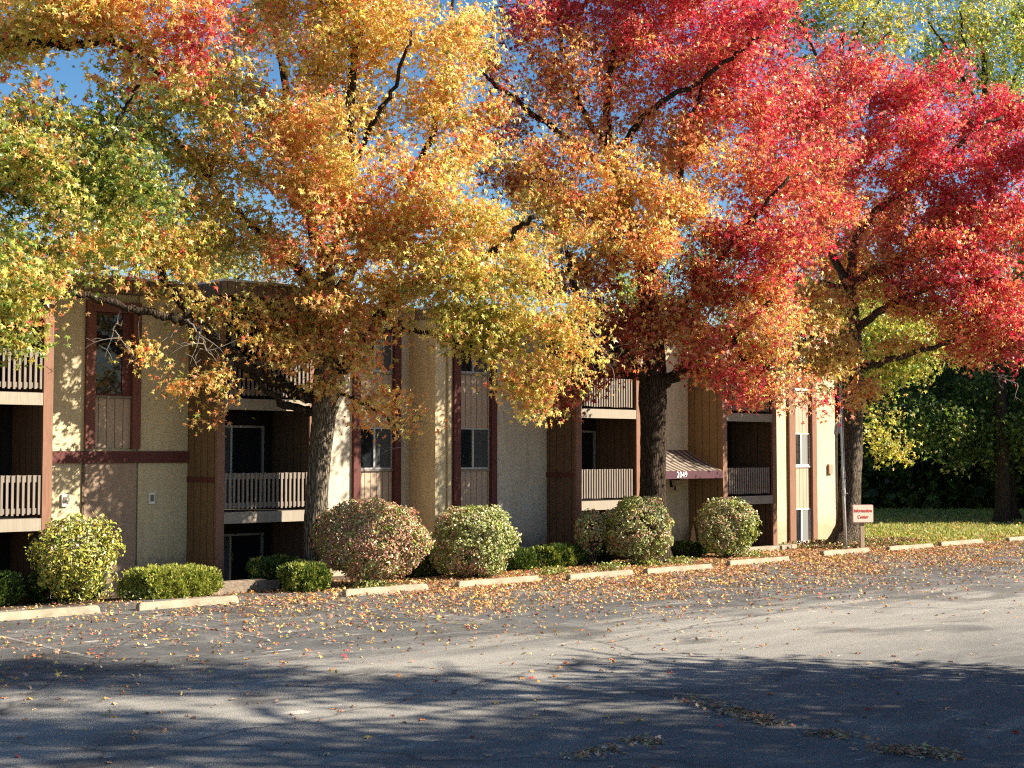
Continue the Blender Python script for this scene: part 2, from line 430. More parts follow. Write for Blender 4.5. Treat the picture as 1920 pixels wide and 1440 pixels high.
# bay D
D0 = -2.35
wall(1.47, 4.20, D0, -3.0, m='stucco2'); wall(4.20, 5.77, D0 - .07, -3.0, m='stucco2'); wall(5.77, 6.11, D0, -3.0, m='stucco2')
# bay E
E0 = -1.2
wall(6.11, 6.70, E0, -3.0); wall(6.70, 8.24, E0 - .07, -3.0); wall(8.24, 10.22, E0, -3.0, m='stucco2')
# entrance bay G
wall(12.90, 16.60, -1.4, -3.0)
# bay I at the far end
I0 = -1.3
wall(19.30, 21.60, I0, -3.0); wall(21.60, 23.14, I0 - .07, -3.0); wall(23.14, 24.33, I0, -3.0)

def window(u0, u1, z0, z1, v, kind):
    """aluminium sliding window: frame, panes, sill"""
    b = MB(); t = .045
    b.ub(u0, u0 + t, v, v + .05, z0, z1); b.ub(u1 - t, u1, v, v + .05, z0, z1)
    b.ub(u0 + t, u1 - t, v, v + .05, z1 - t, z1); b.ub(u0 + t, u1 - t, v, v + .05, z0, z0 + t)
    um = u0 + (u1 - u0) * .46
    if kind != 'big':
        b.ub(um - .03, um + .03, v, v + .058, z0 + t, z1 - t)
    f = b.build('window', M['white'] if kind == 'blind' else M['alu'] if kind == 'slider' else M['trimd'], bld)
    if kind == 'big':
        p = MB(); p.ub(u0 + t, u1 - t - .17, v + .004, v + .016, z0 + t, z1 - t); p.build('pane', M['glass'], f)
        p = MB(); p.ub(u1 - t - .17, u1 - t, v + .004, v + .04, z0 + t, z1 - t); p.build('frame', M['trimd'], f)
    else:
        p = MB(); p.ub(u0 + t, um - .03, v + .004, v + .014, z0 + t, z1 - t); p.build('pane', M['glass'], f)
        p = MB(); p.ub(um + .03, u1 - t, v + .004, v + .024, z0 + t, z1 - t); p.build('pane', M['glassb'] if kind == 'blind' else M['glassc'], f)
    s = MB(); s.ub(u0 - .02, u1 + .02, v, v + .085, z0 - .05, z0 - .003); s.build('sill', M['white'] if kind == 'blind' else M['rail'], f)
    return f
M['glassc'] = mat_glass('curtained_glass', (.060, .066, .068), .05, .01)

# bay B
part('trim_board', M['trim'], bld, (-3.86, -3.64, -1.36, -1.20, 3.10, 6.18)); part('trim_board', M['trim'], bld, (-2.73, -2.53, -1.36, -1.20, 3.10, 6.18))
part('trim_board', M['trim'], bld, (-3.86, -2.53, -1.36, -1.20, 6.185, 6.43))
window(-3.635, -2.735, 4.30, 6.18, -1.345, 'big')
part('wall_panel', M['taupe'], bld, (-3.638, -2.732, -1.36, -1.318, 3.12, 4.245))
part('trim_board', M['trimd'], bld, (-5.17, -1.28, -1.3, -1.235, 2.78, 3.05))
part('wall_panel', M['tan'], bld, (-3.84, -2.60, -1.36, -1.275, -.3, 2.775))
part('wall_panel', M['brown2'], bld, (-3.90, -3.845, -1.36, -1.262, -.3, 2.775))
for u in (-4.30, -2.20):
    o = part('vent_cover', M['white'], bld, (u - .075, u + .075, -1.3, -1.24, 1.83, 2.10), bevel=.01)
    part('louvre', M['rail'], o, (u - .045, u + .045, -1.24, -1.232, 1.90, 2.05))
# bays D, E, I : trims, windows, panels
for (a, b0, b1, c, v, kind, tm) in ((4.20, 4.42, 5.55, 5.77, D0, 'slider', 'trimd'), (6.70, 6.93, 8.05, 8.24, E0, 'slider', 'trimd'), (21.60, 21.93, 22.89, 23.14, I0, 'blind', 'trim')):
    part('trim_board', M['post' if kind == 'blind' else tm], bld, (a, b0, v - .07, v + .10, -.35, 6.62)); part('trim_board', M['post' if kind == 'blind' else tm], bld, (b1, c, v - .07, v + .10, -.35, 6.62))
    pv = v - .06
    zs = [(-.05, 1.11), (2.57, 3.70), (5.20, 6.33)]
    for z0, z1 in zs: window(b0 + .004, b1 - .004, z0, z1, pv, kind)
    for z0, z1 in ((1.113, 2.515), (3.703, 5.145)):
        part('wall_panel', M['taupe'], bld, (b0 + .003, b1 - .003, v - .07, v - .022, z0, z1))
part('meter_box', M['tan'], bld, (23.86, 24.10, I0, I0 + .09, 2.28, 2.62), bevel=.01)
# rain pipe at the corner of bay E
b = MB(); b.ub(6.50, 6.60, E0 + .004, E0 + .08, -.2, 6.60)
for z in (1.0, 3.2, 5.4): b.ub(6.485, 6.615, E0 + .002, E0 + .088, z, z + .04)
b.build('downspout', M['stucco'], bld, bevel=.012)

def balcony_bay(u0, u1, s0=1.66, rail_boards=20, door=None, side='brown', band=True, right_side=True, railcut=0.0, left_v=-1.3):
    """posts u0..u0+.2 and u1-.2..u1, plane v = 0, decks at two levels"""
    pw = .21
    part('side_wall', M[side], bld, (u0, u0 + .12, -.06, -3.0, ZB, 6.60))
    if band: part('trim_board', M['trimd'], bld, (u0 - .022, u0, -.065, left_v, 2.33, 2.45))
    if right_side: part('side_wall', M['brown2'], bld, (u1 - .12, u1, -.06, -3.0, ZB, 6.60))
    part('post', M['post'], bld, (u0, u0 + pw, 0.02, -.06, -.25, 6.60)); part('post', M['post'], bld, (u1 - pw, u1, 0.02, -.06, -.25, 6.60))
    a, c = u0 + .122, u1 - .122
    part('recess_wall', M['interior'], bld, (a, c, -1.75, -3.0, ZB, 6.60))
    for z in (s0, s0 + 2.615):
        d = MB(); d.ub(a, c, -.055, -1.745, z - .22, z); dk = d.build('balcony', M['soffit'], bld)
        f = MB(); f.ub(u0 + pw + .003, u1 - pw - .003, -.05, .012, z - .27, z - .012); f.build('fascia_board', M['slab'], dk)
        r = MB(); x0, x1 = u0 + pw + .003, u1 - pw - .003 - railcut
        r.ub(x0, x1, -.085, -.045, z + .74, z + .88); r.ub(x0, x1, -.085, -.045, z + .09, z + .20)
        n = rail_boards
        for i in range(n):
            x = x0 + .02 + (x1 - x0 - .09) * i / (n - 1)
            r.ub(x, x + .05, -.045, -.012, z + .06 + .008 * math.sin(i * 7.1), z + .885 + .006 * math.sin(i * 3.7))
        r.build('railing', M['rail'], dk)
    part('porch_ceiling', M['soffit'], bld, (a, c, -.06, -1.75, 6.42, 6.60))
    # sliding doors in the recess
    for z in (s0 - 2.63, s0, s0 + 2.615):
        d0, d1 = door
        b = MB(); t = .055; zt = z + 2.02; v = -1.745
        dm = d0 + (d1 - d0) * .40
        b.ub(d0, d1, v, v + .07, zt - t, zt); b.ub(d1 - t, d1, v, v + .07, z, zt - t); b.ub(dm - t, dm, v, v + .075, z, zt - t)
        dd = b.build('sliding_door', M['alu'], bld)
        p = MB(); p.ub(dm, d1 - t, v, v + .02, z, zt - t); p.build('pane', M['glass'], dd)
        p = MB(); p.ub(d0, dm - t, v, v + .03, z, zt - t); p.build('curtain', M['curtain'], dd)
balcony_bay(-7.75, -5.18, rail_boards=19, door=(-7.3, -5.7), band=False, left_v=-1.3)
balcony_bay(-1.27, 1.47, rail_boards=20, door=(-.45, 1.06))
balcony_bay(10.22, 12.90, rail_boards=21, door=(11.2, 13.0 - .3), side='brown2', railcut=.12, left_v=E0)
balcony_bay(16.60, 19.30, rail_boards=20, door=(17.2, 18.7), side='brown', band=True, left_v=-1.4, railcut=.12)
part('trim_board', M['brown2'], bld, (16.585, 16.60, -.065, -1.4, 5.0, 5.06))
wall(-10.5, -7.75, -.6, -3.0)
# roof: flat, each bay with its own fascia
def roof(u0, u1, v):
    part('roof', M['fascia'], bld, (u0, u1, v, -3.0, 6.62, 6.93))
    part('roof_flashing', M['flash'], bld, (u0, u1, v + .03, -3.0, 6.933, 6.985))
for u0, u1, v in ((-10.5, -5.18, .22), (-5.18, -1.27, -1.05), (-1.27, 1.47, .24), (1.47, 6.11, -2.1), (6.11, 10.22, -.95), (10.22, 12.9, .22), (12.9, 16.6, -1.15), (16.6, 19.3, .23), (19.3, 24.45, -1.06)): roof(u0, u1, v)
part('roof', M['soffit'], bld, (-10.5, 24.45, -3.002, -12, 6.62, 6.95))
# awning over the entrance
aw = MB(); ua, ub_ = 13.0, 16.54
zt, zf, vb, vf = 3.10, 2.47, -1.385, .05
n = 14
for i in range(n):     # sheet with a slight sag, with thickness
    t0, t1 = i / n, (i + 1) / n
    g = lambda t: (vb + (vf - vb) * t, zt + (zf - zt) * t - .05 * math.sin(math.pi * t))
    (v0, z0), (v1, z1) = g(t0), g(t1)
    aw.face([(ua, -v0, z0), (ua, -v1, z1), (ub_, -v1, z1), (ub_, -v0, z0)])
    aw.face([(ua, -v0, z0 - .012), (ub_, -v0, z0 - .012), (ub_, -v1, z1 - .012), (ua, -v1, z1 - .012)])
ao = aw.build('awning', M['stripes'], bld)
va = MB(); va.ub(ua, ub_, vf + .002, vf + .018, 2.235, 2.468); va.ub(ua, ua + .02, vb, vf, 2.235, 2.45); va.ub(ub_ - .02, ub_, vb, vf, 2.235, 2.45)
va.build('valance', M['maroon'], ao)
fr = MB()
for u in (ua + .1, 14.8, ub_ - .1): fr.tube([(u, -vb, 2.30), (u, -vf + .04, 2.30)], [.015, .015], 6)
fr.build('awning_frame', M['black'], ao)
def text_mesh(name, body, size, mat, parent, xs=1.0, off=0.0, ext=.004, space=1.0, line=1.0):
    c = bpy.data.curves.new(name, 'FONT'); c.body = body; c.size = size; c.align_x = 'CENTER'; c.align_y = 'CENTER'
    c.extrude = ext; c.offset = off; c.space_character = space; c.space_line = line
    t = bpy.data.objects.new(name, c); col.objects.link(t)
    dg = bpy.context.evaluated_depsgraph_get(); me = bpy.data.meshes.new_from_object(t.evaluated_get(dg))
    col.objects.unlink(t); bpy.data.objects.remove(t)
    me.materials.clear(); me.materials.append(mat)
    o = bpy.data.objects.new(name, me); link(o, parent); o.scale = (xs, 1, 1); return o
t = text_mesh('house_number', '2049', .25, M['lettering'], ao, .86, .002, .004, 1.14)
t.location = (14.62, -(vf + .026), 2.352); t.rotation_euler = (math.pi / 2, 0, 0)
# serif feet for the digits' look: thin bars under 4 and 2 are part of the glyphs' mesh
# wall lantern beside the entrance
lm = MB(); lu, lz, lv = 15.78, 2.06, -1.4
lm.ub(lu - .06, lu + .06, lv, lv + .03, lz - .12, lz + .10); lm.ub(lu - .015, lu + .015, lv + .03, lv + .16, lz + .02, lz + .05)
lm.hexa([(lu - .12, -lv - .06, lz + .10), (lu + .12, -lv - .06, lz + .10), (lu + .12, -lv - .28, lz + .10), (lu - .12, -lv - .28, lz + .10), (lu - .10, -lv - .08, lz + .15), (lu + .10, -lv - .08, lz + .15), (lu + .10, -lv - .26, lz + .15), (lu - .10, -lv - .26, lz + .15)])
lm.ub(lu - .02, lu + .02, lv + .15, lv + .19, lz - .22, lz - .06)
lo = lm.build('wall_lamp', M['black'], bld)
lg = MB(); lg.hexa([(lu - .05, -lv - .12, lz - .08), (lu + .05, -lv - .12, lz - .08), (lu + .05, -lv - .22, lz - .08), (lu - .05, -lv - .22, lz - .08), (lu - .09, -lv - .09, lz + .098), (lu + .09, -lv - .09, lz + .098), (lu + .09, -lv - .25, lz + .098), (lu - .09, -lv - .25, lz + .098)])
lg.build('lamp_shade', M['lampglass'], lo)

# ------------------------------------------------------------------ wheel stops
stops = [(-8.02, 2.25), (-5.03, 2.19), (-.54, 2.19), (2.45, 2.46), (5.62, 2.15), (8.19, 2.45), (11.8, 2.55), (16.8, 2.36), (19.97, 2.45), (23.2, 2.6), (27.09, 2.5)]
sv = [3.45, 3.55, 4.0, 4.1, 4.4, 4.5, 4.15, 3.55, 3.7, 3.5, 3.7]
slabels = ['concrete wheel stop cut off by the left edge, below the yellow green shrub',
 'long concrete wheel stop in front of the clipped light green hedge', 'concrete wheel stop in front of the big pinkish round shrub',
 'concrete wheel stop in front of the cream green round shrub right of the pinkish one', 'concrete wheel stop on leafy asphalt before the low dark hedges between the shrubs',
 'concrete wheel stop before the trunk of the red tree by the awning', 'concrete wheel stop before the shrub right of the entrance awning',
 'concrete wheel stop at the foot of the flagpole and the sign', 'concrete wheel stop just right of the sign post, by the lawn',
 'concrete wheel stop midway along the lawn edge, second from the right edge', 'far concrete wheel stop cut off by the right edge of the photo']
proto = None
for (u, ln), v, lb in zip(stops, sv, slabels):
    m = MB(); L_ = ln; nseg = 7
    prof = [(-.085, 0), (-.075, .055), (-.05, .125), (.05, .125), (.075, .055), (.085, 0)]
    prof = [(x * 1.15, z * 1.15) for x, z in prof]
    r_ = np.random.default_rng(int(u * 10) + 500); rings = []
    xs = [0, .04] + list(np.linspace(.3, L_ - .3, nseg)) + [L_ - .04, L_]
    for i, x in enumerate(xs):
        s_ = .72 if i in (0, len(xs) - 1) else 1.0
        base = len(m.v)
        for yy, zz in prof:
            m.v.append((x + r_.normal(0, .003), yy * (.85 + .15 * s_) + r_.normal(0, .004), zz * s_ + (r_.normal(0, .004) if zz > 0 else 0)))
        rings.append(base)
    k = len(prof)
    for a, b2 in zip(rings[:-1], rings[1:]):
        for j in range(k - 1): m.f.append([a + j, b2 + j, b2 + j + 1, a + j + 1]); m.mi.append(0)
    m.f.append([rings[0] + j for j in range(k)]); m.mi.append(0); m.f.append([rings[-1] + j for j in range(k)][::-1]); m.mi.append(0)
    o = m.build('wheel_stop', M['concrete'], loc=UV(u, v, .002), bevel=.012)
    o.rotation_euler = (0, 0, TH + r_.normal(0, .012))
    tag(o, lb, 'wheel stop', 'wheel stops along the parking bays')

# ------------------------------------------------------------------ small things
def uvobj(mb, name, mat, label, cat, u, v, z=0., **kw):
    o = mb.build(name, mat, loc=UV(u, v, z), **kw); o.rotation_euler = (0, 0, TH); return tag(o, label, cat)
m = MB(); m.box(-1.35, .2, -.14, .12, -.2, .24); m.box(.205, .55, -.12, .10, -.2, .20)
uvobj(m, 'retaining_wall', M['block'], 'low dark landscape block wall at the end of the light green hedge', 'low wall', -1.15, 1.55, 0, bevel=.02)
m = MB(); m.box(0, 2.55, -.16, .16, -.3, .14); m.box(2.553, 2.85, -.17, .17, -.3, .15)
uvobj(m, 'concrete_ledge', M['concrete'], 'low concrete ledge under the balcony right of the entrance', 'ledge', 16.55, .55, -.05, bevel=.015)
m = MB(); zz = np.linspace(0, .95, 12)
m.tube([(0, 0, z) for z in zz], [.10, .12, .125, .12, .115, .105, .095, .085, .07, .055, .035, .015], 10, wob=.06, seed=3)
o = m.build('folded_umbrella', M['tanpost'], smooth=True, loc=UV(16.42, -1.05, -.2)); tag(o, 'tan folded cone standing against the wall under the awning', 'umbrella')
# sign
sg = empty('information_sign', W(1617, 1028, 45.6) * np.array([1, 1, 0]), math.radians(10))
tag(sg, 'pale sign with red Information Center lettering on a wooden post', 'sign')
m = MB(); m.box(-.065, .065, -.02, .075, -.1, .95); m.build('post', M['signpost'], sg, bevel=.006)
def rrect(w_, h_, r_, n=5):
    out = []
    for cx, cz, a0 in ((w_ - r_, h_ - r_, 0), (-w_ + r_, h_ - r_, 90), (-w_ + r_, -h_ + r_, 180), (w_ - r_, -h_ + r_, 270)):
        for i in range(n + 1):
            a = math.radians(a0 + 90 * i / n); out.append((cx + r_ * math.cos(a), cz + r_ * math.sin(a)))
    return out
def plate(name, w_, h_, r_, y0, y1, zc, mat, parent):
    m = MB(); p = rrect(w_, h_, r_); k = len(p)
    m.v = [(x, y0, z + zc) for x, z in p] + [(x, y1, z + zc) for x, z in p]
    m.f = [list(range(k)), [k + i for i in range(k)][::-1]] + [[i, k + i, k + (i + 1) % k, (i + 1) % k] for i in range(k)]
    m.mi = [0] * len(m.f); return m.build(name, mat, parent)
pl = plate('panel', .345, .28, .04, -.075, -.022, 1.10, M['signedge'], sg)
plate('face', .325, .26, .035, -.082, -.0752, 1.10, M['signface'], pl)
for s_, zz in (('Information', 1.195), ('Center', 1.00)):
    t = text_mesh('lettering', s_, .152, M['red_letter'], pl, .80, .0012, .003, 1.04); t.location = (0, -.086, zz); t.rotation_euler = (math.pi / 2, 0, 0)
# flagpole
p0 = W(1586, 1025, 45.3); p0[2] = -.05; p1 = W(1573, 690, 45.3)
fp = empty('flagpole', p0); tag(fp, 'slender leaning metal flagpole beside the building corner', 'flagpole')
q = p1 - p0
m = MB(); m.tube([q * t for t in (0, .3, .32, .7, 1)], [.048, .046, .042, .032, .024], 10); m.build('pole', M['pole'], fp, smooth=True)
m = MB(); m.tube([q * .30 + np.array([0, 0, 0]), q * .335], [.062, .062], 10); m.build('clamp', M['alu'], fp)
m = MB(); m.tube([q * .31 + np.array([.05, -.02, 0]), q * .31 + np.array([.11, -.05, .02])], [.018, .018], 6); m.build('cleat', M['alu'], fp)
m = MB(); m.tube([q * t + np.array([.055, -.03, 0]) for t in (.31, .6, .98)], [.006] * 3, 5); m.build('rope', M['white'], fp)
# limp flag, hanging in folds on the left of the pole
fl = empty('flag', p0 + q * .86); tag(fl, 'limp red, white and navy flag hanging from the flagpole', 'flag')
for nm, mt, z0, z1, sh in (('stripe', 'flagr', -.35, -.85, 0), ('stripe', 'flagw', -.85, -1.25, .3), ('canton', 'flagb', 0, -.35, .1)):
    m = MB(); nn_ = 14; rows = 8
    for r_ in range(rows + 1):
        z = z0 + (z1 - z0) * r_ / rows
        for i in range(nn_):
            t = i / (nn_ - 1); wd = .19 + .05 * math.sin(z * 3)
            m.v.append((-.04 - wd * t - z * .03, -.03 + .05 * math.sin(t * 14 + z * 2 + sh), z - .05 * t))
    for r_ in range(rows):
        for i in range(nn_ - 1):
            a = r_ * nn_ + i; m.f.append([a, a + 1, a + nn_ + 1, a + nn_]); m.mi.append(0)
    o = m.build(nm, M[mt], fl, smooth=True); md = o.modifiers.new('cloth', 'SOLIDIFY'); md.thickness = .006

# ------------------------------------------------------------------ leaves
STAR = []
for i, (a, r) in enumerate([(-90, .16), (-68, .30), (-42, .78), (-20, .36), (22, .95), (52, .40), (90, 1.08), (128, .40), (158, .95), (200, .36), (222, .78), (248, .30)]):
    STAR.append((r * math.cos(math.radians(a)), r * math.sin(math.radians(a)), -.22 * r * r + .06 * math.cos(math.radians(2 * a))))
STAR = np.array(STAR)
OVAL = np.array([(0, -1, -.05), (.36, -.45, .10), (.42, .15, .12), (0, 1, -.18), (-.42, .15, .12), (-.36, -.45, .10)])
NEED = np.array([(-.16, 0, 0), (.16, 0, 0), (.10, .6, .05), (0, 1, .1)])
LOBE = np.array([(.0, -.8, 0), (.45, -.55, .04), (.85, -.1, -.08), (.55, .3, .02), (.6, .75, -.05), (.2, .65, .03), (0, 1.05, -.1), (-.2, .65, .03), (-.6, .75, -.05), (-.55, .3, .02), (-.85, -.1, -.08), (-.45, -.55, .04)])
def unit(a): return a / (np.linalg.norm(a, axis=-1, keepdims=True) + 1e-9)
def leaf_arrays(C, Nn, size, tpl, up=None, rg=rng):
    n = len(C); Nn = unit(Nn)
    if up is None: up = unit(rg.normal(size=(n, 3)))
    t = unit(np.cross(up, Nn)); b = np.cross(Nn, t)
    size = np.broadcast_to(size, (n,))[:, None, None]
    tp = tpl[None] * size
    curl = rg.uniform(.3, 3.4, n)[:, None]
    v = C[:, None] + tp[..., 0:1] * t[:, None] + tp[..., 1:2] * b[:, None] + (tp[..., 2] * curl)[..., None] * Nn[:, None]
    k = len(tpl)
    return v.reshape(-1, 3), np.arange(n * k), np.arange(n) * k, np.full(n, k)
PAL = {
 'R': [(.50, .035, .068), (.57, .070, .10), (.43, .026, .050), (.59, .11, .11)],
 'M': [(.62, .17, .085), (.64, .23, .095), (.58, .11, .08), (.64, .29, .12)],
 'O': [(.64, .31, .080), (.67, .38, .10), (.62, .25, .070), (.66, .43, .14)],
 'G': [(.66, .46, .105), (.65, .50, .13), (.66, .42, .095), (.57, .46, .11)],
 'Y': [(.43, .38, .065), (.36, .34, .055), (.50, .41, .08), (.29, .29, .05)],
 'N': [(.155, .22, .030), (.22, .28, .040), (.12, .175, .024), (.29, .32, .05)],
 'D': [(.26, .025, .024), (.33, .045, .026), (.22, .02, .022), (.38, .08, .03)],
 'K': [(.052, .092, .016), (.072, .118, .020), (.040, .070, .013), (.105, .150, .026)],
 'S': [(.30, .33, .055), (.38, .36, .06), (.24, .28, .045), (.42, .38, .09)],
 'P': [(.47, .25, .165), (.50, .34, .22), (.42, .18, .125), (.43, .35, .18)],
 'C': [(.31, .34, .125), (.39, .40, .18), (.25, .29, .095), (.42, .39, .19)],
 'H': [(.36, .37, .075), (.27, .31, .05), (.43, .41, .11), (.19, .24, .04)],
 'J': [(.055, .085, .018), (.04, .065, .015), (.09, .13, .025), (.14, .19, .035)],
 'B': [(.36, .21, .11), (.30, .16, .08), (.42, .26, .14), (.24, .12, .07)],
}
PAL = {k: np.array(v) for k, v in PAL.items()}
def colours(keys, rg, jit=.16):
    """keys: array of one-letter palette names, one colour per leaf"""
    out = np.zeros((len(keys), 3)); keys = np.asarray(keys)
    for k in np.unique(keys):
        idx = np.where(keys == k)[0]; out[idx] = PAL[k][rg.integers(0, 4, len(idx))]
    out *= np.exp(rg.normal(0, jit, (len(keys), 1))); out *= np.exp(rg.normal(0, .07, (len(keys), 3)))
    return np.clip(out, .004, .75)

def catmull(P, per=5):
    P = np.asarray(P, float); out = []
    Q = np.vstack([2 * P[0] - P[1], P, 2 * P[-1] - P[-2]])
    for i in range(1, len(Q) - 2):
        a, b, c, d = Q[i - 1:i + 3]
        for t in np.linspace(0, 1, per, endpoint=False):
            out.append(.5 * ((2 * b) + (c - a) * t + (2 * a - 5 * b + 4 * c - d) * t * t + (3 * b - a - 3 * c + d) * t ** 3))
    out.append(P[-1]); return np.array(out)

def limb_pts(spec, Y):
    P = np.array([W(s[0], s[1], Y + (s[2] if len(s) > 2 else 0)) for s in spec]); return catmull(P, 6)

def tree(name, label, Y, trunk, limbs, blobs, bark, leaf=.085, cov=1.25, group=None, seed=1, tpl=STAR, per_clump=22, cl_sz=(.22, .22, .14), mat='leaf',
         base=None, flare=1.6, deadw=(), dull='B', tsides=26, normal_bias=(.50, -.40, .30), jit=.16, cat='tree', twig_r=1.0, limb_shade_bark=None):
    rg = np.random.default_rng(seed)
    k = F / Y
    base = np.array(W(trunk[0][0], trunk[0][1], Y)) if base is None else np.array(base)
    base[2] = 0.0
    root = empty(name, base); tag(root, label, cat, group)
    # trunk
    tp = limb_pts([(s[0], s[1], s[3] if len(s) > 3 else 0) for s in trunk], Y); tr = catmull([[s[2] / k, 0, 0] for s in trunk], 6)[:, 0]
    tp2, tr2 = [], []
    for i in range(len(tp) - 1):
        for t in (0, .5): tp2.append(tp[i] * (1 - t) + tp[i + 1] * t); tr2.append(tr[i] * (1 - t) + tr[i + 1] * t)
    tp2.append(tp[-1]); tr2.append(tr[-1])
    tp2 = np.array(tp2); tr2 = np.array(tr2)
    low = np.clip(1 - (tp2[:, 2] - tp2[0, 2]) / .9, 0, 1) ** 2; tr2 = tr2 * (1 + low * (flare - 1))
    m = MB(); m.tube(tp2 - base, tr2, tsides, wob=.05, seed=seed); m.build('trunk', bark, root, smooth=True)
    nodes = [tp[len(tp) // 2:]]; nrad = [tr[len(tp) // 2:]]
    for spec, r0, r1 in limbs:
        P = limb_pts(spec, Y)
        P[1:-1] += rg.normal(0, .03, P[1:-1].shape)
        R = np.linspace(r0 / k, r1 / k, len(P)) * np.exp(rg.normal(0, .06, len(P)))
        m = MB(); m.tube(P - base, R, 12 if r0 > 8 else 8, wob=.05, seed=seed); m.build('limb', limb_shade_bark or bark, root, smooth=True)
        nodes.append(P); nrad.append(R)
    nodes = np.vstack(nodes); nrad = np.concatenate(nrad)
    # clumps of leaves through the volume of each blob
    lpx = leaf * k; eff = 1.25 * lpx * lpx * .55
    CC, KK = [], []
    for bl in blobs:
        px, py, r = bl[:3]; dz = bl[3] if bl[3] is not None else rg.uniform(-2.3, 2.3); keys = bl[4]; cm = bl[5] if len(bl) > 5 else 1.0
        nl = cov * cm * math.pi * r * r / eff; nc = max(2, int(nl / per_clump))
        R = r / k; c = W(px, py, Y + dz)
        ns = max(1, min(nc, int((R / .50) ** 2 * 1.45)))
        d = unit(rg.normal(size=(ns, 3))) * (rg.random(ns) ** (1 / 2.2))[:, None]
        S = c + d * np.array([R, min(R * 1.2, 2.2), R * .9])
        ax = S - (tp2[-1] if c[2] > tp2[-1][2] else np.array([tp2[-1][0], tp2[-1][1], c[2]])); ax[:, 2] *= .5; ax = unit(ax) + rg.normal(0, .35, ax.shape) + np.array([0, 0, .45 if c[2] > 8.5 else -.45]); ax = unit(ax)
        si = rg.integers(0, ns, nc); kf = min(1, R / .7)
        CC.append(S[si] + ax[si] * rg.normal(0, .42, nc)[:, None] * kf + rg.normal(size=(nc, 3)) * np.array([.15, .15, .09]) * kf)
        KK.append((c, R, keys))
    CC = np.vstack(CC); BC = np.array([q[0] for q in KK]); BR = np.array([q[1] for q in KK]); names = [q[2] for q in KK]
    JC = CC + rg.normal(0, .45, CC.shape) * np.array([1, .3, 1]); near = np.array([int(np.argmin(np.linalg.norm((BC - c) * np.array([1, .35, 1]), axis=1) / BR)) for c in JC])
    KK = np.array([names[i][0] if rg.random() < .42 else names[i][rg.integers(0, len(names[i]))] for i in near])
    # keep clumps out of the house and the ground
    rel = CC - O; uu = rel @ DV; vv = rel @ NV
    ok = ~((uu > -11) & (uu < 24.8) & (vv < .65) & (vv > -12.5) & (CC[:, 2] < 7.3)) & (CC[:, 2] > .5)
    CC, KK = CC[ok], KK[ok]
    # twigs: each clump hangs on the nearest wood there is so far
    d0 = np.array([np.min(np.sum((nodes - c) ** 2, 1)) for c in CC]); order = np.argsort(d0)
    tw = MB(); cap = len(nodes) + 3 * len(CC) + 8
    ND = np.zeros((cap, 3)); RD = np.zeros(cap); nn = len(nodes); ND[:nn] = nodes; RD[:nn] = nrad
    dirs = np.zeros_like(CC)
    for i in order:
        c = CC[i]; dd = np.sum((ND[:nn] - c) ** 2, 1); j = int(np.argmin(dd)); a = ND[j]; ln = math.sqrt(dd[j])
        mid = (a + c) / 2 + np.array([0, 0, .10 * ln]) + rg.normal(0, .08 * ln + .01, 3)
        q1 = a * .62 + mid * .38 + rg.normal(0, .03 * ln, 3)
        r0 = min(RD[j] * .8, (.006 + .010 * ln) * twig_r); r1 = .0045 * twig_r
        tw.tube(np.array([a, q1, mid, c]) - base, [r0, r0 * .85, r0 * .65, min(r1, r0)], 4 if r0 < .02 else 6, cap=False)
        ND[nn] = mid; RD[nn] = r0 * .65; ND[nn + 1] = c; RD[nn + 1] = r1; ND[nn + 2] = (mid + c) / 2; RD[nn + 2] = r0 * .5; nn += 3
        dirs[i] = c - mid
    dirs = unit(dirs)
    # leaves
    cnt = np.maximum(4, rg.poisson(per_clump, len(CC))); idx = np.repeat(np.arange(len(CC)), cnt); n = len(idx)
    off = rg.normal(size=(n, 3)) * np.array(cl_sz)
    back = rg.uniform(-.5, .25, n)[:, None] * dirs[idx]
    C = CC[idx] + off + back; C[:, 2] -= .06
    Nn = unit(rg.normal(size=(n, 3))) + np.array(normal_bias) + .35 * unit(off)
    keys = KK[idx].copy()
    sw = rg.random(n) < .30; alt = np.array([names[i][rg.integers(0, len(names[i]))] for i in near]); keys[sw] = alt[idx][sw]
    dl = rg.random(n) < .13; keys[dl] = np.array(list(dull))[rg.integers(0, len(dull), dl.sum())]
    clj = np.exp(rg.normal(0, .20, (len(CC), 1)))[idx]
    cols = colours(keys, rg, jit) * clj; lu = cols.mean(1, keepdims=True); cols = np.clip(cols * .94 + lu * .14, .004, .74)
    sz = leaf * rg.uniform(.52, 1.32, n)
    upv = rg.normal(0, .55, (n, 3)) + np.array([0, 0, -.9])
    lv, ll, ls, lt = leaf_arrays(C - base, Nn, sz, tpl, up=upv, rg=rg)
    tv = np.array(tw.v); ttot = [len(f) for f in tw.f]; tl = np.array([q for f in tw.f for q in f])
    V = np.vstack([lv, tv]); LP = np.concatenate([ll, tl + len(lv)])
    TT = np.concatenate([lt, ttot]); ST = np.concatenate([[0], np.cumsum(TT)[:-1]])
    mi = np.concatenate([np.zeros(len(ls)), np.ones(len(ttot))]); cc = np.vstack([cols, np.full((len(ttot), 3), .05)])
    mesh_np('crown', V, LP, ST, TT, [M[mat], M['twig']], root, mi, cc)
    for spec, r0, nside in deadw: bare(root, base, spec, Y, r0 / k, nside, seed + len(spec))
    return root
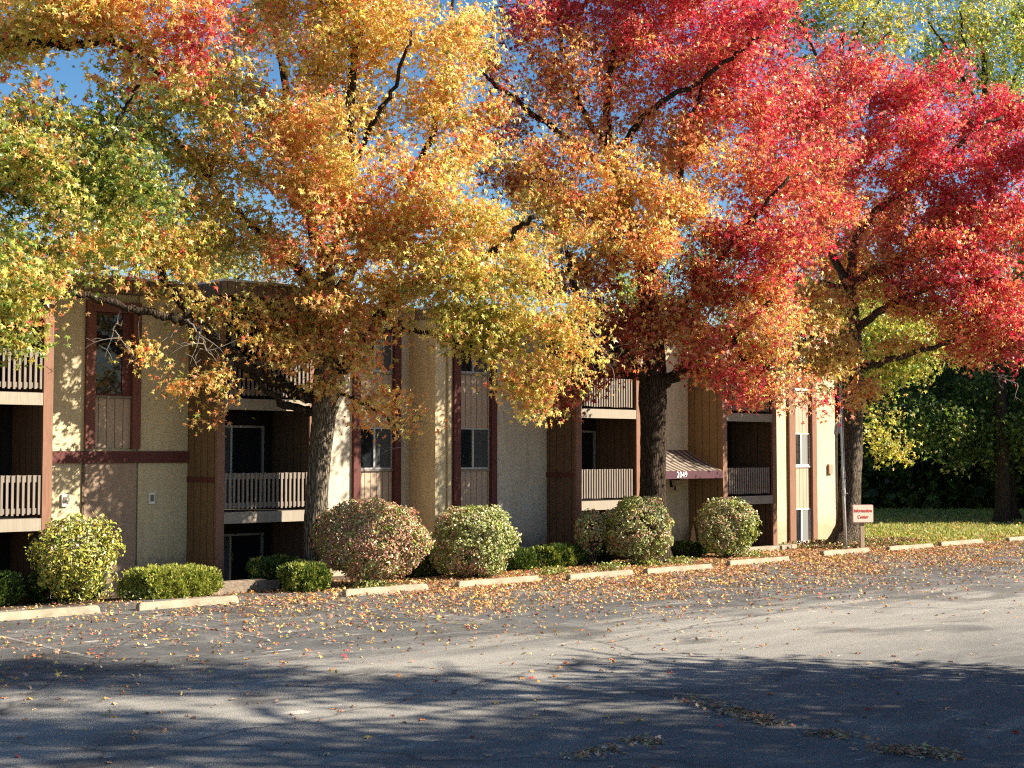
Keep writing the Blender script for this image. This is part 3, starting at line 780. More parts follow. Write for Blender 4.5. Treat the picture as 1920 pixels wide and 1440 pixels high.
def bare(root, base, spec, Y, r0, nside, seed):
    rg = np.random.default_rng(seed); P = limb_pts(spec, Y); P[1:-1] += rg.normal(0, .03, P[1:-1].shape)
    m = MB(); m.tube(P - base, np.linspace(r0, r0 * .3, len(P)), 6)
    main = unit(P[-1] - P[0])
    for i in range(nside):
        j = rg.integers(len(P) // 5, len(P)); ln = rg.uniform(.25, .8)
        d = unit(main * rg.uniform(.3, .9) + rg.normal(0, .6, 3) + np.array([0, 0, -.2]))
        q = [P[j]]
        for s_ in range(4): d = unit(d + rg.normal(0, .28, 3)); q.append(q[-1] + d * ln / 4)
        m.tube(np.array(q) - base, np.linspace(r0 * .5, r0 * .16, 5), 5)
        for s_ in range(2):
            jj = rg.integers(1, 4); e = q[jj]; dd = unit(d + rg.normal(0, .7, 3)); m.tube(np.array([e, e + dd * ln * .2, e + dd * ln * .36 + rg.normal(0, .02, 3)]) - base, [r0 * .28, r0 * .2, r0 * .12], 4)
    m.build('bare_branch', M['dead'], root)

# ------------------------------------------------------------------ the big trees
GT = 'sweetgum trees in autumn colour in front of the building'
T1 = tree('sweetgum_tree', 'golden orange sweetgum with a pale sunlit trunk in front of the left balconies', 33.6,
 trunk=[(590, 1092, 25, 0), (591, 1020, 22.5), (595, 930, 21.5), (600, 850, 21), (607, 785, 23), (613, 735, 28), (614, 690, 24), (613, 620, 20), (611, 540, 18), (611, 490, 17)],
 limbs=[([(611, 500), (592, 440), (566, 350), (545, 250, .5), (530, 120, .8), (500, 20, 1), (470, -120, 1)], 12, 4),
        ([(613, 500), (640, 430), (654, 300, -.4), (660, 150, -.8), (672, 60, -1), (690, -60, -1), (700, -200, -1)], 12, 4),
        ([(622, 715), (660, 665, -.2), (695, 625, -.5), (722, 575, -.6), (765, 538, -.8), (840, 505, -1.2), (905, 486, -1.5), (960, 440, -1.8), (1005, 405, -2)], 14, 4.5),
        ([(700, 620, -.5), (750, 618, -.8), (830, 632, -1.4), (880, 645, -1.8), (950, 670, -2.1)], 6, 2.5),
        ([(604, 752), (560, 737, -.3), (525, 722, -.7), (480, 695, -1.2), (437, 667, -1.6), (377, 615, -2.1), (330, 597, -2.5), (287, 588, -2.8), (233, 575, -3.1), (167, 555, -3.4), (110, 548, -3.6), (62, 518, -3.8)], 13, 4),
        ([(352, 602, -2.4), (340, 565, -2.4), (302, 510, -2.3), (278, 450, -2.2), (262, 380, -2.1)], 8.5, 3.5),
        ([(600, 770), (550, 765, -.3), (505, 735, -.9), (470, 700, -1.3)], 9, 4),
        ([(620, 730), (655, 745, -.3), (700, 765, -.7), (740, 790, -.9)], 4, 2),
        ([(622, 560), (680, 480, .5), (740, 400, 1), (790, 300, 1.3), (830, 180, 1.4), (845, 80, 1.4), (850, -60, 1.4)], 10, 3),
        ([(600, 560), (540, 480, -.4), (470, 420, -.8), (400, 350, -1.2), (340, 270, -1.5), (280, 220, -1.6)], 9, 3),
        ([(655, 330), (700, 230, -1), (740, 160, -1.4), (770, 60, -1.6)], 6, 2.5)],
 blobs=[(560, 50, 115, None, 'GOM'), (700, 50, 125, None, 'GO'), (830, 70, 80, None, 'OG', .8), (480, 40, 70, None, 'OM', .7), (640, -80, 140, None, 'GO'), (780, -100, 120, None, 'GO'), (500, -120, 120, None, 'GO'),
  (860, 140, 70, None, 'GO', .9), (330, 190, 85, -1.8, 'YGN'), (400, 230, 95, -1.6, 'YG'), (450, 170, 80, -.8, 'GYO'), (540, 210, 105, None, 'OGM', .9), (660, 230, 100, None, 'GO', .85), (780, 210, 90, None, 'OG', .8),
  (270, 270, 70, -2, 'NYG'), (330, 340, 85, -1.6, 'GYO', .8), (430, 330, 95, -1, 'GO'), (550, 320, 100, -1, 'OGM', 1.1), (660, 330, 105, -1.2, 'GO', 1.1), (770, 320, 95, -1, 'OGM'), (870, 290, 65, -.3, 'OG', .7),
  (590, 420, 85, -1.6, 'OM', 1.), (690, 420, 100, -1, 'GOM', 1.), (800, 410, 95, -1.2, 'GOM'), (480, 430, 75, -.4, 'GYO', .6), (400, 440, 85, -1.5, 'YGO', .8), (330, 430, 70, -2, 'GYN'), (220, 330, 80, -2.8, 'NYK', 1.),
  (900, 400, 85, -1.5, 'GOY'), (960, 470, 85, -1.8, 'GYO'), (870, 500, 75, -1.5, 'GYO'), (760, 490, 70, -.6, 'GO', .8), (700, 500, 65, -.2, 'GO', .6), (560, 470, 55, .4, 'GO', .5), (450, 490, 60, 1.2, 'GY', .6), (370, 490, 50, 1.5, 'YG', .6),
  (930, 545, 75, -2, 'YG'), (880, 590, 62, -2.2, 'YN', 1.1), (960, 610, 72, -2.2, 'YGO', 1.1), (1020, 640, 55, -2.2, 'GOY', 1.1), (1050, 680, 48, -2.3, 'GO', 1.1), (985, 680, 45, -2.3, 'GY'), (992, 735, 32, -2.3, 'OG', 2), (992, 775, 20, -2.3, 'MG', 2.6), (815, 590, 45, -1.6, 'GY', .7), (880, 650, 45, -2, 'YG', .7),
  (600, 580, 72, -1.00, 'GO', 1.1), (650, 610, 75, -1.00, 'OMG', 1.2), (540, 600, 65, -1.00, 'GO', .95), (480, 590, 55, -1.00, 'GO', .6), (690, 660, 48, -1.00, 'OM', 1.1), (570, 650, 55, -1.00, 'OG', .9), (500, 650, 50, -1.00, 'OG', .5), (445, 640, 45, -1.00, 'GO', .55), (630, 690, 35, -1.00, 'OG', .9),
  (440, 600, 35, -1.00, 'GY', .8), (400, 700, 40, -2.00, 'OG', .7), (340, 705, 36, -2.20, 'OG', .75), (310, 730, 26, -2.20, 'OG', .8), (440, 760, 32, -1.00, 'OG', .75), (380, 780, 22, -1.80, 'OG', .8), (460, 720, 30, -1.00, 'OM', .7), (560, 720, 25, -1.00, 'OG', .5),
  (690, 745, 32, -.9, 'GO', .9), (735, 765, 38, -1, 'OG', .95), (765, 790, 25, -1.1, 'OM', .9), (305, 650, 34, -2.6, 'GYO', .6), (340, 620, 28, -2.2, 'GY', .5), (200, 480, 60, -3.2, 'OMG', 1.1), (235, 520, 40, -3.2, 'OM', 1.2), (140, 530, 50, -3.5, 'YNG', 1.), (80, 510, 55, -3.7, 'YN', 1), (150, 450, 60, -3.3, 'GOY'), (260, 450, 55, -2.6, 'GO', .9), (180, 400, 70, -3, 'YGN', .9), (110, 420, 60, -3.3, 'YNG', .9),
  (640, 540, 50, 1.5, 'GO', .6), (900, 70, 60, 1, 'OG', .9), (925, 185, 48, 1.4, 'OD', .8), (740, 570, 45, -.6, 'GO', .8), (800, 560, 50, -1, 'GY', .8), (1040, 570, 50, -1.4, 'GYO', .9), (1060, 620, 45, -1.6, 'GO', .9), (340, 540, 35, -2.2, 'GY', .6), (410, 560, 40, -1.8, 'GYO', .7), (190, 440, 60, -3, 'YGO', 1.1), (170, 500, 45, -3.3, 'OYG', 1), (260, 520, 42, -2.8, 'OMG', 1), (310, 480, 45, -2.4, 'GYN', .9), (360, 520, 35, -2.2, 'GYO', .7), (100, 545, 30, -3.6, 'YN', .8), (120, 490, 50, -3.4, 'YNG', 1), (250, 400, 60, -2.6, 'YG', .8), (915, 270, 50, 1.2, 'OD', .6), (880, 220, 55, .5, 'OG', .7), (430, 90, 60, .5, 'OMG', .6), (440, 20, 45, 1, 'OM', .6), (390, 150, 50, .3, 'OD', .5), (640, 140, 80, .8, 'OG', .7), (720, 560, 45, 1.2, 'OG', .4)],
 bark=M['bark1'], limb_shade_bark=M['bark2'], leaf=.084, cov=2.1, group=GT, seed=101, twig_r=1.5, dull='NMYO', flare=1.25,  # limbs share the trunk's bark; their shade is put into a darker colour
 deadw=[([(345, 600, -2.5), (375, 625, -2.7), (385, 650, -2.8), (365, 668, -2.8)], 2.0, 8), ([(230, 580, -3.1), (215, 610, -3.2), (230, 640, -3.2), (252, 668, -3.2)], 1.7, 5), ([(430, 660, -1.7), (395, 630, -2.0), (350, 605, -2.3)], 2, 9), ([(760, 800, -1), (752, 820, -1.1), (765, 842, -1.1), (783, 846, -1.1)], 1.6, 2)])
T2 = tree('sweetgum_tree', 'crimson topped sweetgum with a thick dark trunk beside the striped awning', 40.0,
 trunk=[(1226, 1052, 29, 0), (1225, 1000, 26), (1224, 900, 24.5), (1224, 800, 24), (1225, 735, 27), (1226, 680, 22), (1222, 610, 19), (1212, 540, 16), (1200, 480, 14), (1180, 420, 13)],
 limbs=[([(1182, 425), (1163, 370), (1145, 285), (1137, 200), (1150, 90, .5), (1160, -40, .6)], 11, 3.5),
        ([(1216, 718), (1190, 690, -.4), (1165, 660, -.7), (1125, 622, -1), (1085, 565, -1.3), (1060, 470, -1.5)], 12, 4),
        ([(1238, 722), (1268, 700, -.5), (1300, 688, -.9), (1340, 670, -1.2), (1395, 620, -1.6), (1450, 560, -1.8)], 12, 4),
        ([(1145, 300), (1175, 262, -.3), (1220, 205, -.8), (1290, 165, -1.2), (1370, 110, -1.5), (1430, 60, -1.6)], 8, 3),
        ([(1150, 300), (1110, 240, .4), (1075, 165, .8), (1050, 60, 1), (1035, -60, 1)], 7, 3),
        ([(1212, 545), (1245, 450, -.4), (1275, 350, -.7), (1292, 240, -.9), (1330, 120, -1)], 8, 3),
        ([(1225, 640), (1290, 560, -.8), (1350, 480, -1.4), (1420, 400, -1.7), (1480, 330, -1.8)], 8, 3),
        ([(1190, 470), (1130, 420, -.8), (1060, 370, -1.4), (1000, 330, -1.7)], 7, 2.5),
        ([(1160, 350), (1080, 270, .8), (1000, 215, 1.4), (930, 160, 1.8), (890, 130, 1.9)], 8, 3)],
 blobs=[(985, 40, 65, .8, 'DR', .8), (940, 110, 55, 1.8, 'OM', .7), (930, 260, 50, 1.8, 'DO', .6), (960, 350, 55, 1, 'OD', .7), (1440, 230, 60, .5, 'RM', .9), (1490, 290, 55, -.6, 'RM', .8), (1510, 380, 55, -.6, 'MRO', .8), (1500, 460, 55, -1, 'RMO', .8), (1480, 180, 50, .8, 'RM', .7), (1460, 400, 60, .2, 'RMO', .8), (1060, 25, 80, None, 'RD'), (1150, 20, 90, None, 'RM'), (1260, 30, 95, None, 'RM'), (1370, 40, 95, None, 'R'), (1430, 110, 60, None, 'RD'), (1200, -90, 130, None, 'RM'), (1350, -80, 120, None, 'R'), (1060, -90, 110, None, 'RM'), (1430, 20, 60, None, 'R'),
  (1020, 120, 72, None, 'OMD', .8), (1090, 130, 75, None, 'OM', .8), (1180, 140, 85, None, 'MRO', .8), (1270, 140, 85, None, 'RM', .9), (1350, 150, 90, None, 'RM'), (1400, 210, 75, -.8, 'RM'), (1320, 230, 80, -.4, 'MOR', .85),
  (950, 190, 55, 1.5, 'DO', .6), (1040, 210, 60, 1.2, 'ODM', .6), (1100, 240, 70, .6, 'OM', .6), (1210, 250, 70, None, 'MO', .75), (1280, 300, 80, -1, 'OMG', .9), (1370, 290, 75, -.8, 'MO', .85), (1440, 320, 70, None, 'MR', .8),
  (960, 300, 60, .2, 'OD', .7), (1020, 310, 75, -1.2, 'OGM'), (1100, 340, 80, -1.7, 'OGM', 1.1), (1180, 350, 80, -1.9, 'OG', 1.1), (1250, 380, 75, -1.7, 'GOM', 1.), (1000, 400, 75, -1.2, 'GOY'), (1080, 430, 80, -1.8, 'GO', 1.1), (1170, 440, 75, -2.1, 'OG', 1.1), (1230, 470, 48, -2.1, 'OM', 1.1), (1240, 520, 28, -2.1, 'OM', 1), (1320, 400, 60, -1, 'OG', .7),
  (1040, 510, 65, -.6, 'GOD', .9), (1110, 530, 70, .2, 'DO', .9), (1090, 600, 58, .4, 'DM', .9), (1160, 590, 65, -.2, 'DOM', .9), (1230, 600, 70, -1, 'OMD', 1.), (1290, 600, 60, -1.3, 'OGM', 1.), (1150, 640, 45, -.6, 'D', .8), (1120, 690, 38, -1, 'DM', .6), (1060, 740, 35, -.8, 'DM', .9), (1045, 770, 18, -.8, 'DM', .9), (1100, 720, 30, -.8, 'D', .8),
  (1300, 520, 65, -1, 'OMD', .9), (1380, 440, 75, -1.6, 'RD', 1.1), (1450, 460, 70, -1.7, 'RDM', 1.1), (1370, 510, 70, -1.6, 'DRO', 1.1), (1450, 530, 50, -1.5, 'RM', 1.), (1330, 640, 55, -1.6, 'MOR', 1.1), (1370, 690, 52, -1.7, 'RM', 1.15), (1405, 735, 36, -1.8, 'RM', 1.1), (1320, 700, 30, -1.5, 'RD', .9), (1400, 610, 60, -1.6, 'GOP', 1.), (1450, 630, 55, -1.7, 'GPO', 1.), (1440, 690, 40, -1.8, 'PGO', 1.), (1475, 740, 42, -1.8, 'PGM', 1.), (1520, 755, 22, -1.8, 'MP', 1), (1545, 285, 60, 3.5, 'RM', 1.2), (1550, 190, 55, 3.8, 'RM', 1.1), (1545, 380, 60, 3.2, 'MRO', 1.1), (1440, 570, 55, -1.4, 'GO', .9), (1270, 660, 34, -1, 'OM', .8), (1215, 660, 30, -1.1, 'OM', .6)],
 bark=M['bark2'], leaf=.085, cov=2.15, group=GT, seed=202, twig_r=1.5, dull='OGMD', flare=1.3,
 deadw=[([(1045, 565, -2.2), (1095, 580, -2.4), (1110, 620, -2.5), (1135, 660, -2.5), (1148, 690, -2.5)], 1.8, 9), ([(1095, 582, -2.4), (1100, 630, -2.6), (1125, 680, -2.6), (1140, 705, -2.6)], 1.4, 6), ([(1235, 470, -2.4), (1255, 490, -2.4), (1268, 510, -2.4)], 1.6, 5)])
T3 = tree('sweetgum_tree', 'wide red sweetgum behind the flagpole, trunk lit along its right edge', 47.0,
 trunk=[(1585, 1024, 25, 0), (1591, 975, 21.5), (1595, 900, 20), (1598, 820, 19), (1600, 740, 18), (1600, 670, 17), (1597, 600, 15), (1592, 540, 13)],
 limbs=[([(1592, 545), (1540, 532, -.5), (1490, 522, -1), (1440, 500, -1.4)], 7, 3), ([(1593, 535), (1640, 505, -.8), (1700, 488, -1.3), (1760, 430, -1.7), (1830, 385, -2)], 9, 3),
        ([(1592, 540), (1605, 450), (1650, 385, -.5), (1730, 335, -1), (1820, 250, -1.4), (1880, 220, -1.5)], 9, 3), ([(1590, 540), (1550, 450), (1530, 370), (1555, 260), (1600, 150, -.4), (1620, 100, -.5)], 8, 2.5),
        ([(1600, 690), (1645, 680, -.6), (1700, 668, -1.2), (1780, 640, -1.7), (1860, 600, -2.1)], 8, 3), ([(1598, 640), (1550, 620, -.8), (1510, 640, -1.3), (1480, 680, -1.6)], 6, 2.5),
        ([(1600, 620), (1690, 560, -1.2), (1780, 530, -1.9), (1880, 520, -2.3)], 8, 3), ([(1640, 505, -.8), (1690, 545, -1.2), (1740, 585, -1.5), (1810, 640, -1.9)], 5, 2.5)],
 blobs=[(1490, 230, 75, None, 'MRO', 1.1), (1530, 160, 58, None, 'MR', 1.1), (1560, 120, 40, 0, 'RM', .9), (1600, 140, 65, None, 'RM', .95), (1560, 230, 75, None, 'RM', .9), (1650, 210, 75, None, 'RM'), (1730, 190, 75, None, 'R'), (1770, 150, 45, None, 'R'), (1500, 320, 75, None, 'MRO', .9), (1580, 320, 80, None, 'RM'), (1670, 300, 85, None, 'RM'), (1760, 270, 80, None, 'R'), (1840, 240, 70, None, 'R'), (1900, 220, 60, None, 'RM'), (1960, 280, 80, None, 'R'),
  (1540, 410, 75, None, 'MRO', .9), (1620, 400, 85, None, 'MRO', .9), (1700, 390, 85, None, 'RMO', .95), (1790, 370, 85, -1, 'RM'), (1870, 350, 80, -1, 'R'), (1930, 400, 80, -1, 'RM'), (1520, 490, 60, None, 'OMR', .8), (1600, 480, 65, None, 'OGM', .75), (1680, 470, 75, -1, 'MOR', .9), (1760, 460, 80, -1.4, 'RMO', 1), (1850, 440, 75, -1.6, 'RM', 1), (1720, 530, 60, -1.6, 'MR', 1), (1790, 540, 75, -1.9, 'R', 1.1), (1870, 530, 75, -2.1, 'RM', 1.1), (1940, 560, 70, -2.1, 'RM'),
  (1660, 560, 45, -1, 'OMG', .7), (1740, 590, 50, -1.6, 'OGM', .9), (1820, 600, 60, -2, 'MOR', 1.1), (1880, 620, 55, -2.2, 'RM', 1.1), (1850, 650, 40, -2.1, 'OM', 1), (1920, 640, 50, -2.2, 'RM', 1), (1560, 560, 55, -1, 'GOM', .8), (1530, 620, 60, -1.6, 'GO', .95), (1590, 640, 50, -1.6, 'GOY', .9), (1560, 690, 45, -1.7, 'GO', .9), (1610, 705, 38, -1.7, 'OGM', 1), (1600, 745, 24, -1.7, 'OM', 1), (1505, 680, 40, -1.7, 'GPO', .9), (1560, 740, 18, -1.7, 'PM', .9), (1500, 570, 55, -1.2, 'GOM', .8), (1680, 650, 40, -1.6, 'OGY', .7)],
 bark=M['bark3'], leaf=.090, cov=2.4, group=GT, seed=303, twig_r=1.5, dull='OGMD', flare=1.65,
 deadw=[([(1850, 690, -2), (1880, 705, -2.2), (1910, 725, -2.4)], 1.8, 8), ([(1640, 740, -1.7), (1660, 765, -1.8), (1672, 778, -1.8)], 1.3, 3)])
T0 = tree('sweetgum_tree', 'nearest sweetgum, only its green and orange branches reaching in at the left edge', 25.0, base=W(-330, 1190, 25.0),
 trunk=[(-330, 1190, 40, 0), (-330, 1000, 36), (-325, 800, 34), (-318, 600, 32), (-310, 400, 28), (-300, 200, 24), (-290, 0, 18)],
 limbs=[([(-305, 260), (-200, 160, .3), (-80, 95, .4), (30, 78, .5), (130, 84, .5), (195, 78, .4), (245, 92, .3), (300, 140, .2)], 14, 4), ([(-318, 620), (-220, 480, .2), (-120, 380, .2), (0, 330, .2), (90, 322, .2), (170, 310, .3)], 14, 5), ([(-318, 640), (-200, 560, -.6), (-100, 520, -.8), (0, 540, -1)], 10, 4), ([(-295, 120), (-180, -20), (-60, -100), (80, -160), (200, -200)], 13, 4), ([(170, 312, .3), (215, 240, .4), (250, 180, .4), (262, 160, .4)], 3.5, 2)],
 blobs=[(60, 10, 110, None, 'GYO', .95), (170, 20, 90, .3, 'OG', .9), (250, 40, 85, .4, 'OM', .95), (330, 30, 70, .5, 'MOR', .9), (350, 80, 45, .4, 'RM', .9), (-60, 40, 110, None, 'GY'), (120, -110, 130, None, 'GO'), (300, -90, 120, None, 'OM'), (-100, -100, 130, None, 'OG'), (220, 110, 55, .4, 'GOD', .6), (300, 130, 48, .5, 'OGD', .55), (170, 160, 40, .5, 'YGO', .4), (50, 150, 32, 0, 'M', .9), (95, 175, 24, 0, 'MO', .9), (20, 120, 22, 0, 'GY', .5),
  (30, 260, 80, -.4, 'GYN', 1.), (110, 240, 75, 0, 'NYK', 1.05), (180, 290, 80, .6, 'NK', 1.), (240, 230, 40, .8, 'NY', .7), (60, 350, 80, .2, 'NYK', .9), (120, 360, 60, -.6, 'YG', 1.), (170, 370, 75, .8, 'NK', .9), (250, 330, 60, .9, 'NYK', .8), (-40, 330, 100, None, 'NYG'), (90, 300, 50, -.8, 'OG', .9), (20, 440, 50, 0, 'YNG', .9), (-60, 450, 90, None, 'YN'),
  (8, 500, 55, -1, 'YNG', 1.1), (30, 560, 48, -1.2, 'NYO', 1.1), (15, 620, 38, -1.3, 'YN', 1.1), (58, 590, 28, -1.2, 'MOY', 1.1), (-50, 560, 80, -1, 'YN'), (40, 440, 30, -.8, 'OM', 1), (110, 470, 50, .4, 'NYO', .9), (180, 450, 50, .6, 'YNG', .9), (230, 380, 45, .8, 'NY', .8), (110, 530, 30, .2, 'YGO', .7), (200, 520, 30, .3, 'OMG', .8)],
 bark=M['bark2'], leaf=.085, cov=2.7, group=GT, seed=404, twig_r=1.5, dull='OYGN')

# trees behind the house and along the lawn
GB = 'trees beyond the building and the lawn'
def back(label, Y, trunk, limbs, blobs, seed, leaf=.12, cov=1.9, **kw):
    kw.setdefault('dull', 'SG')
    return tree('background_tree', label, Y, trunk, limbs, blobs, M['bark2'], leaf=leaf, cov=cov, group=GB, seed=seed, per_clump=22, cl_sz=(.40, .40, .26), tpl=STAR, tsides=12, **kw)
back('yellow green maple lit by the sun behind the wide red sweetgum', 55.0, [(1603, 1002, 9), (1603, 900, 8), (1608, 800, 8), (1625, 720, 7), (1650, 640, 5)],
     [([(1612, 780), (1670, 700), (1740, 660), (1800, 655)], 5, 2), ([(1625, 720), (1640, 660), (1620, 590)], 4, 2)],
     [(1660, 600, 70, None, 'YN', 1), (1720, 610, 75, -1, 'YS', 1), (1680, 670, 60, -1.5, 'YN', 1.1), (1740, 660, 60, -1.5, 'YN', 1), (1640, 660, 50, 0, 'NY', .9), (1620, 560, 55, 1, 'NY', .8), (1660, 825, 30, -2.2, 'Y', 1.1), (1690, 840, 22, -2.2, 'Y', 1), (1640, 800, 24, -2, 'YN', .8), (1790, 650, 50, 0, 'YN', .7), (1650, 745, 34, -1, 'NY', .5)], 11, .115)
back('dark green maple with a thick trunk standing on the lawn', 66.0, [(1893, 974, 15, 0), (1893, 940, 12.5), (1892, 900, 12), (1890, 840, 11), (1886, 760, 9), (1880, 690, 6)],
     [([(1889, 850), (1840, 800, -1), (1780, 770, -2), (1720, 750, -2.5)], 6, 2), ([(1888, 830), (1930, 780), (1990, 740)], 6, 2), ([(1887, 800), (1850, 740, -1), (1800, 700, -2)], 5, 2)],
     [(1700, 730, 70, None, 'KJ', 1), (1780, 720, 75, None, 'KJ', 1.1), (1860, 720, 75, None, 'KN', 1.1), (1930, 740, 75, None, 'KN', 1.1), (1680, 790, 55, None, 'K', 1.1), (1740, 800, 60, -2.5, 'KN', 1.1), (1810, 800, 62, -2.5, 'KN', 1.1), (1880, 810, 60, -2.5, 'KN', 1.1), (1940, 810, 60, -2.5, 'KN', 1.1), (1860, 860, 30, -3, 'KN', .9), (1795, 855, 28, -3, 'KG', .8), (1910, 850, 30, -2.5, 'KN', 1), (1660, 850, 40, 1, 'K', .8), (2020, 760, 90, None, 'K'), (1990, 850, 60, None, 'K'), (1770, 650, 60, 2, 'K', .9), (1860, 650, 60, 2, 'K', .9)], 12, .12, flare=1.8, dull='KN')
back('tall olive yellow tree rising above the red crowns near the right edge', 63.0, [(1880, 985, 14), (1878, 800, 12), (1870, 600, 11), (1860, 400, 9), (1850, 250, 7), (1845, 100, 5)],
     [([(1860, 330), (1830, 200), (1780, 100), (1740, 40)], 4, 2), ([(1855, 260), (1900, 160), (1930, 60)], 4, 2), ([(1848, 160), (1810, 90), (1800, 20)], 3, 1.5)],
     [(1760, 90, 55, None, 'SN', .9), (1830, 60, 70, None, 'SY', .95), (1890, 110, 75, None, 'SN', .95), (1800, 140, 55, None, 'SK', .8), (1880, 190, 60, None, 'SN', .9), (1770, 20, 50, None, 'SY', .8), (1860, -20, 70, None, 'S', .9), (1930, 30, 70, None, 'SN'), (1840, 250, 50, None, 'SK', .7), (1920, 420, 50, None, 'K', .8), (1900, 480, 50, None, 'KS', .9), (1925, 560, 40, None, 'SK', .9), (1740, 130, 45, None, 'KS', .8), (1850, -110, 90, None, 'S')], 13, .12)
back('tall olive tree seen in the gap between the two red crowns', 60.0, [(1560, 1000, 12), (1558, 700, 11), (1555, 400, 9), (1570, 200, 6), (1580, 60, 4)],
     [([(1565, 240), (1540, 130), (1500, 40), (1480, -30)], 4, 2), ([(1575, 130), (1610, 60), (1650, 0)], 3, 1.5), ([(1572, 170), (1620, 110), (1670, 60)], 3, 1.5)],
     [(1500, 60, 45, None, 'SK', .9), (1490, 10, 45, None, 'SN', .9), (1580, 20, 48, None, 'SY', .9), (1640, 30, 52, None, 'SY', .95), (1690, 50, 40, None, 'SG', .7), (1620, 80, 35, None, 'S', .7), (1560, -60, 80, None, 'S'), (1660, -50, 70, None, 'S'), (1500, 110, 35, None, 'SK', .7), (1670, 110, 30, None, 'SG', .5)], 14, .12)
back('pale green tree showing low between the trunks behind the roof', 58.0, [(1165, 1000, 11), (1165, 800, 10), (1165, 650, 8), (1165, 520, 6)], [([(1165, 640), (1220, 560), (1280, 480)], 4, 2), ([(1165, 620), (1120, 560), (1090, 500)], 4, 2)],
     [(1165, 540, 45, None, 'NY', .9), (1220, 560, 45, None, 'NK', .9), (1120, 590, 45, None, 'NK', .9), (1280, 480, 45, None, 'K', .8), (1340, 480, 45, None, 'KN', .8), (1380, 560, 50, None, 'KN', .9), (1440, 560, 45, None, 'KN', .9), (1180, 490, 35, None, 'NY', .7), (1270, 570, 50, None, 'K', .9), (1500, 600, 50, None, 'KN', .9)], 15, .12)
back('yellow green tree peeping over the roof at the left', 54.0, [(380, 1000, 11), (380, 800, 10), (382, 650, 8), (385, 520, 6)], [([(383, 600), (430, 540), (470, 500)], 4, 2), ([(384, 580), (340, 520), (320, 470)], 4, 2)],
     [(340, 480, 45, None, 'YS', .9), (395, 470, 50, None, 'YS', .9), (440, 500, 40, None, 'YG', .8), (380, 520, 45, None, 'YN', .9), (300, 500, 40, None, 'YN', .8), (480, 540, 26, None, 'G', .6)], 16, .115)
back('thin reddish young tree just behind the flat roof', 52.0, [(545, 1000, 6), (545, 800, 5), (548, 650, 4), (550, 560, 3)], [([(548, 620), (520, 560), (505, 510)], 2, 1), ([(549, 600), (575, 550), (580, 510)], 2, 1)],
     [(525, 540, 30, None, 'PM', .5), (560, 550, 24, None, 'PO', .4), (590, 540, 22, None, 'P', .4)], 17, .12)

# the dense wood closing the lawn: nobody could count it
rg = np.random.default_rng(77); n = 70000
X = rg.uniform(8, 62, n); Yd = 77 + rg.uniform(0, 7, n) + .12 * np.abs(X - 30); Zz = rg.random(n) ** 1.15 * (11.5 + 2.2 * np.sin(X * .45) + 1.4 * np.sin(X * 1.3 + 1))
hole = np.sin(X * .9 + Zz * .7) + np.sin(Zz * 1.3 - X * .4) > -1.75
X, Yd, Zz = X[hole], Yd[hole], Zz[hole]; n = len(X)
C = np.stack([X, Yd, Zz], 1); lv, ll, ls, lt = leaf_arrays(C, unit(rg.normal(size=(n, 3))) + np.array([.2, -.2, .5]), rg.uniform(.22, .42, n), LOBE, rg=rg)
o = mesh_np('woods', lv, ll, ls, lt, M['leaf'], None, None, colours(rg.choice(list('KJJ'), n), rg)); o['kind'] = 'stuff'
m = MB(); rg = np.random.default_rng(5)
for i in range(60):
    x = rg.uniform(8, 62); y = 79 + rg.uniform(0, 7); z = rg.uniform(7, 12); m.tube([(x, y, -.2), (x + rg.normal(0, .3), y, z * .5), (x + rg.normal(0, .6), y, z)], [.22, .17, .06], 7)
o2 = m.build('woods_trunks', M['bark2'], o, smooth=True); o2['kind'] = 'stuff'

# trees on the viewer's right, outside the frame: they shade the near asphalt
def shade_tree(x, y, blobs, seed, h, lf=.135, label='tree beside the parking lot that shades the near asphalt', keys='OGYN'):
    rg = np.random.default_rng(seed); root = empty('street_tree', (x, y, 0)); tag(root, label, 'tree', 'trees outside the frame: ' + label)
    m = MB(); m.tube([(0, 0, 0), (.05, 0, h * .3), (.1, .05, h * .6), (.05, .1, h * .95)], [.30, .24, .17, .05], 14, wob=.05)
    tops = []
    for i in range(9):
        a = rg.uniform(0, 6.28); z = h * rg.uniform(.35, .8); r = rg.uniform(2, 4); e = np.array([r * math.cos(a), r * math.sin(a), z + r * .5])
        m.tube([(.08, .03, z), tuple(e * .5 + np.array([0, 0, z * .55])), tuple(e)], [.09, .06, .02], 7)
    m.build('trunk', M['bark2'], root, smooth=True)
    CC = []
    for bx, by, bz, r, nc in blobs:
        d = unit(rg.normal(size=(nc, 3))) * (rg.random(nc) ** (1 / 2.3))[:, None]; CC.append(np.array([bx, by, bz]) + d * np.array([r, r, r * .7]))
    CC = np.vstack(CC); idx = np.repeat(np.arange(len(CC)), 16); n = len(idx)
    C = CC[idx] + rg.normal(size=(n, 3)) * np.array([.38, .38, .22])
    lv, ll, ls, lt = leaf_arrays(C, unit(rg.normal(size=(n, 3))) + np.array([.1, 0, .5]), rg.uniform(.75, 1.25, n) * lf, STAR, rg=rg)
    mesh_np('crown', lv, ll, ls, lt, M['leaf'], root, None, colours(rg.choice(list(keys), n), rg))
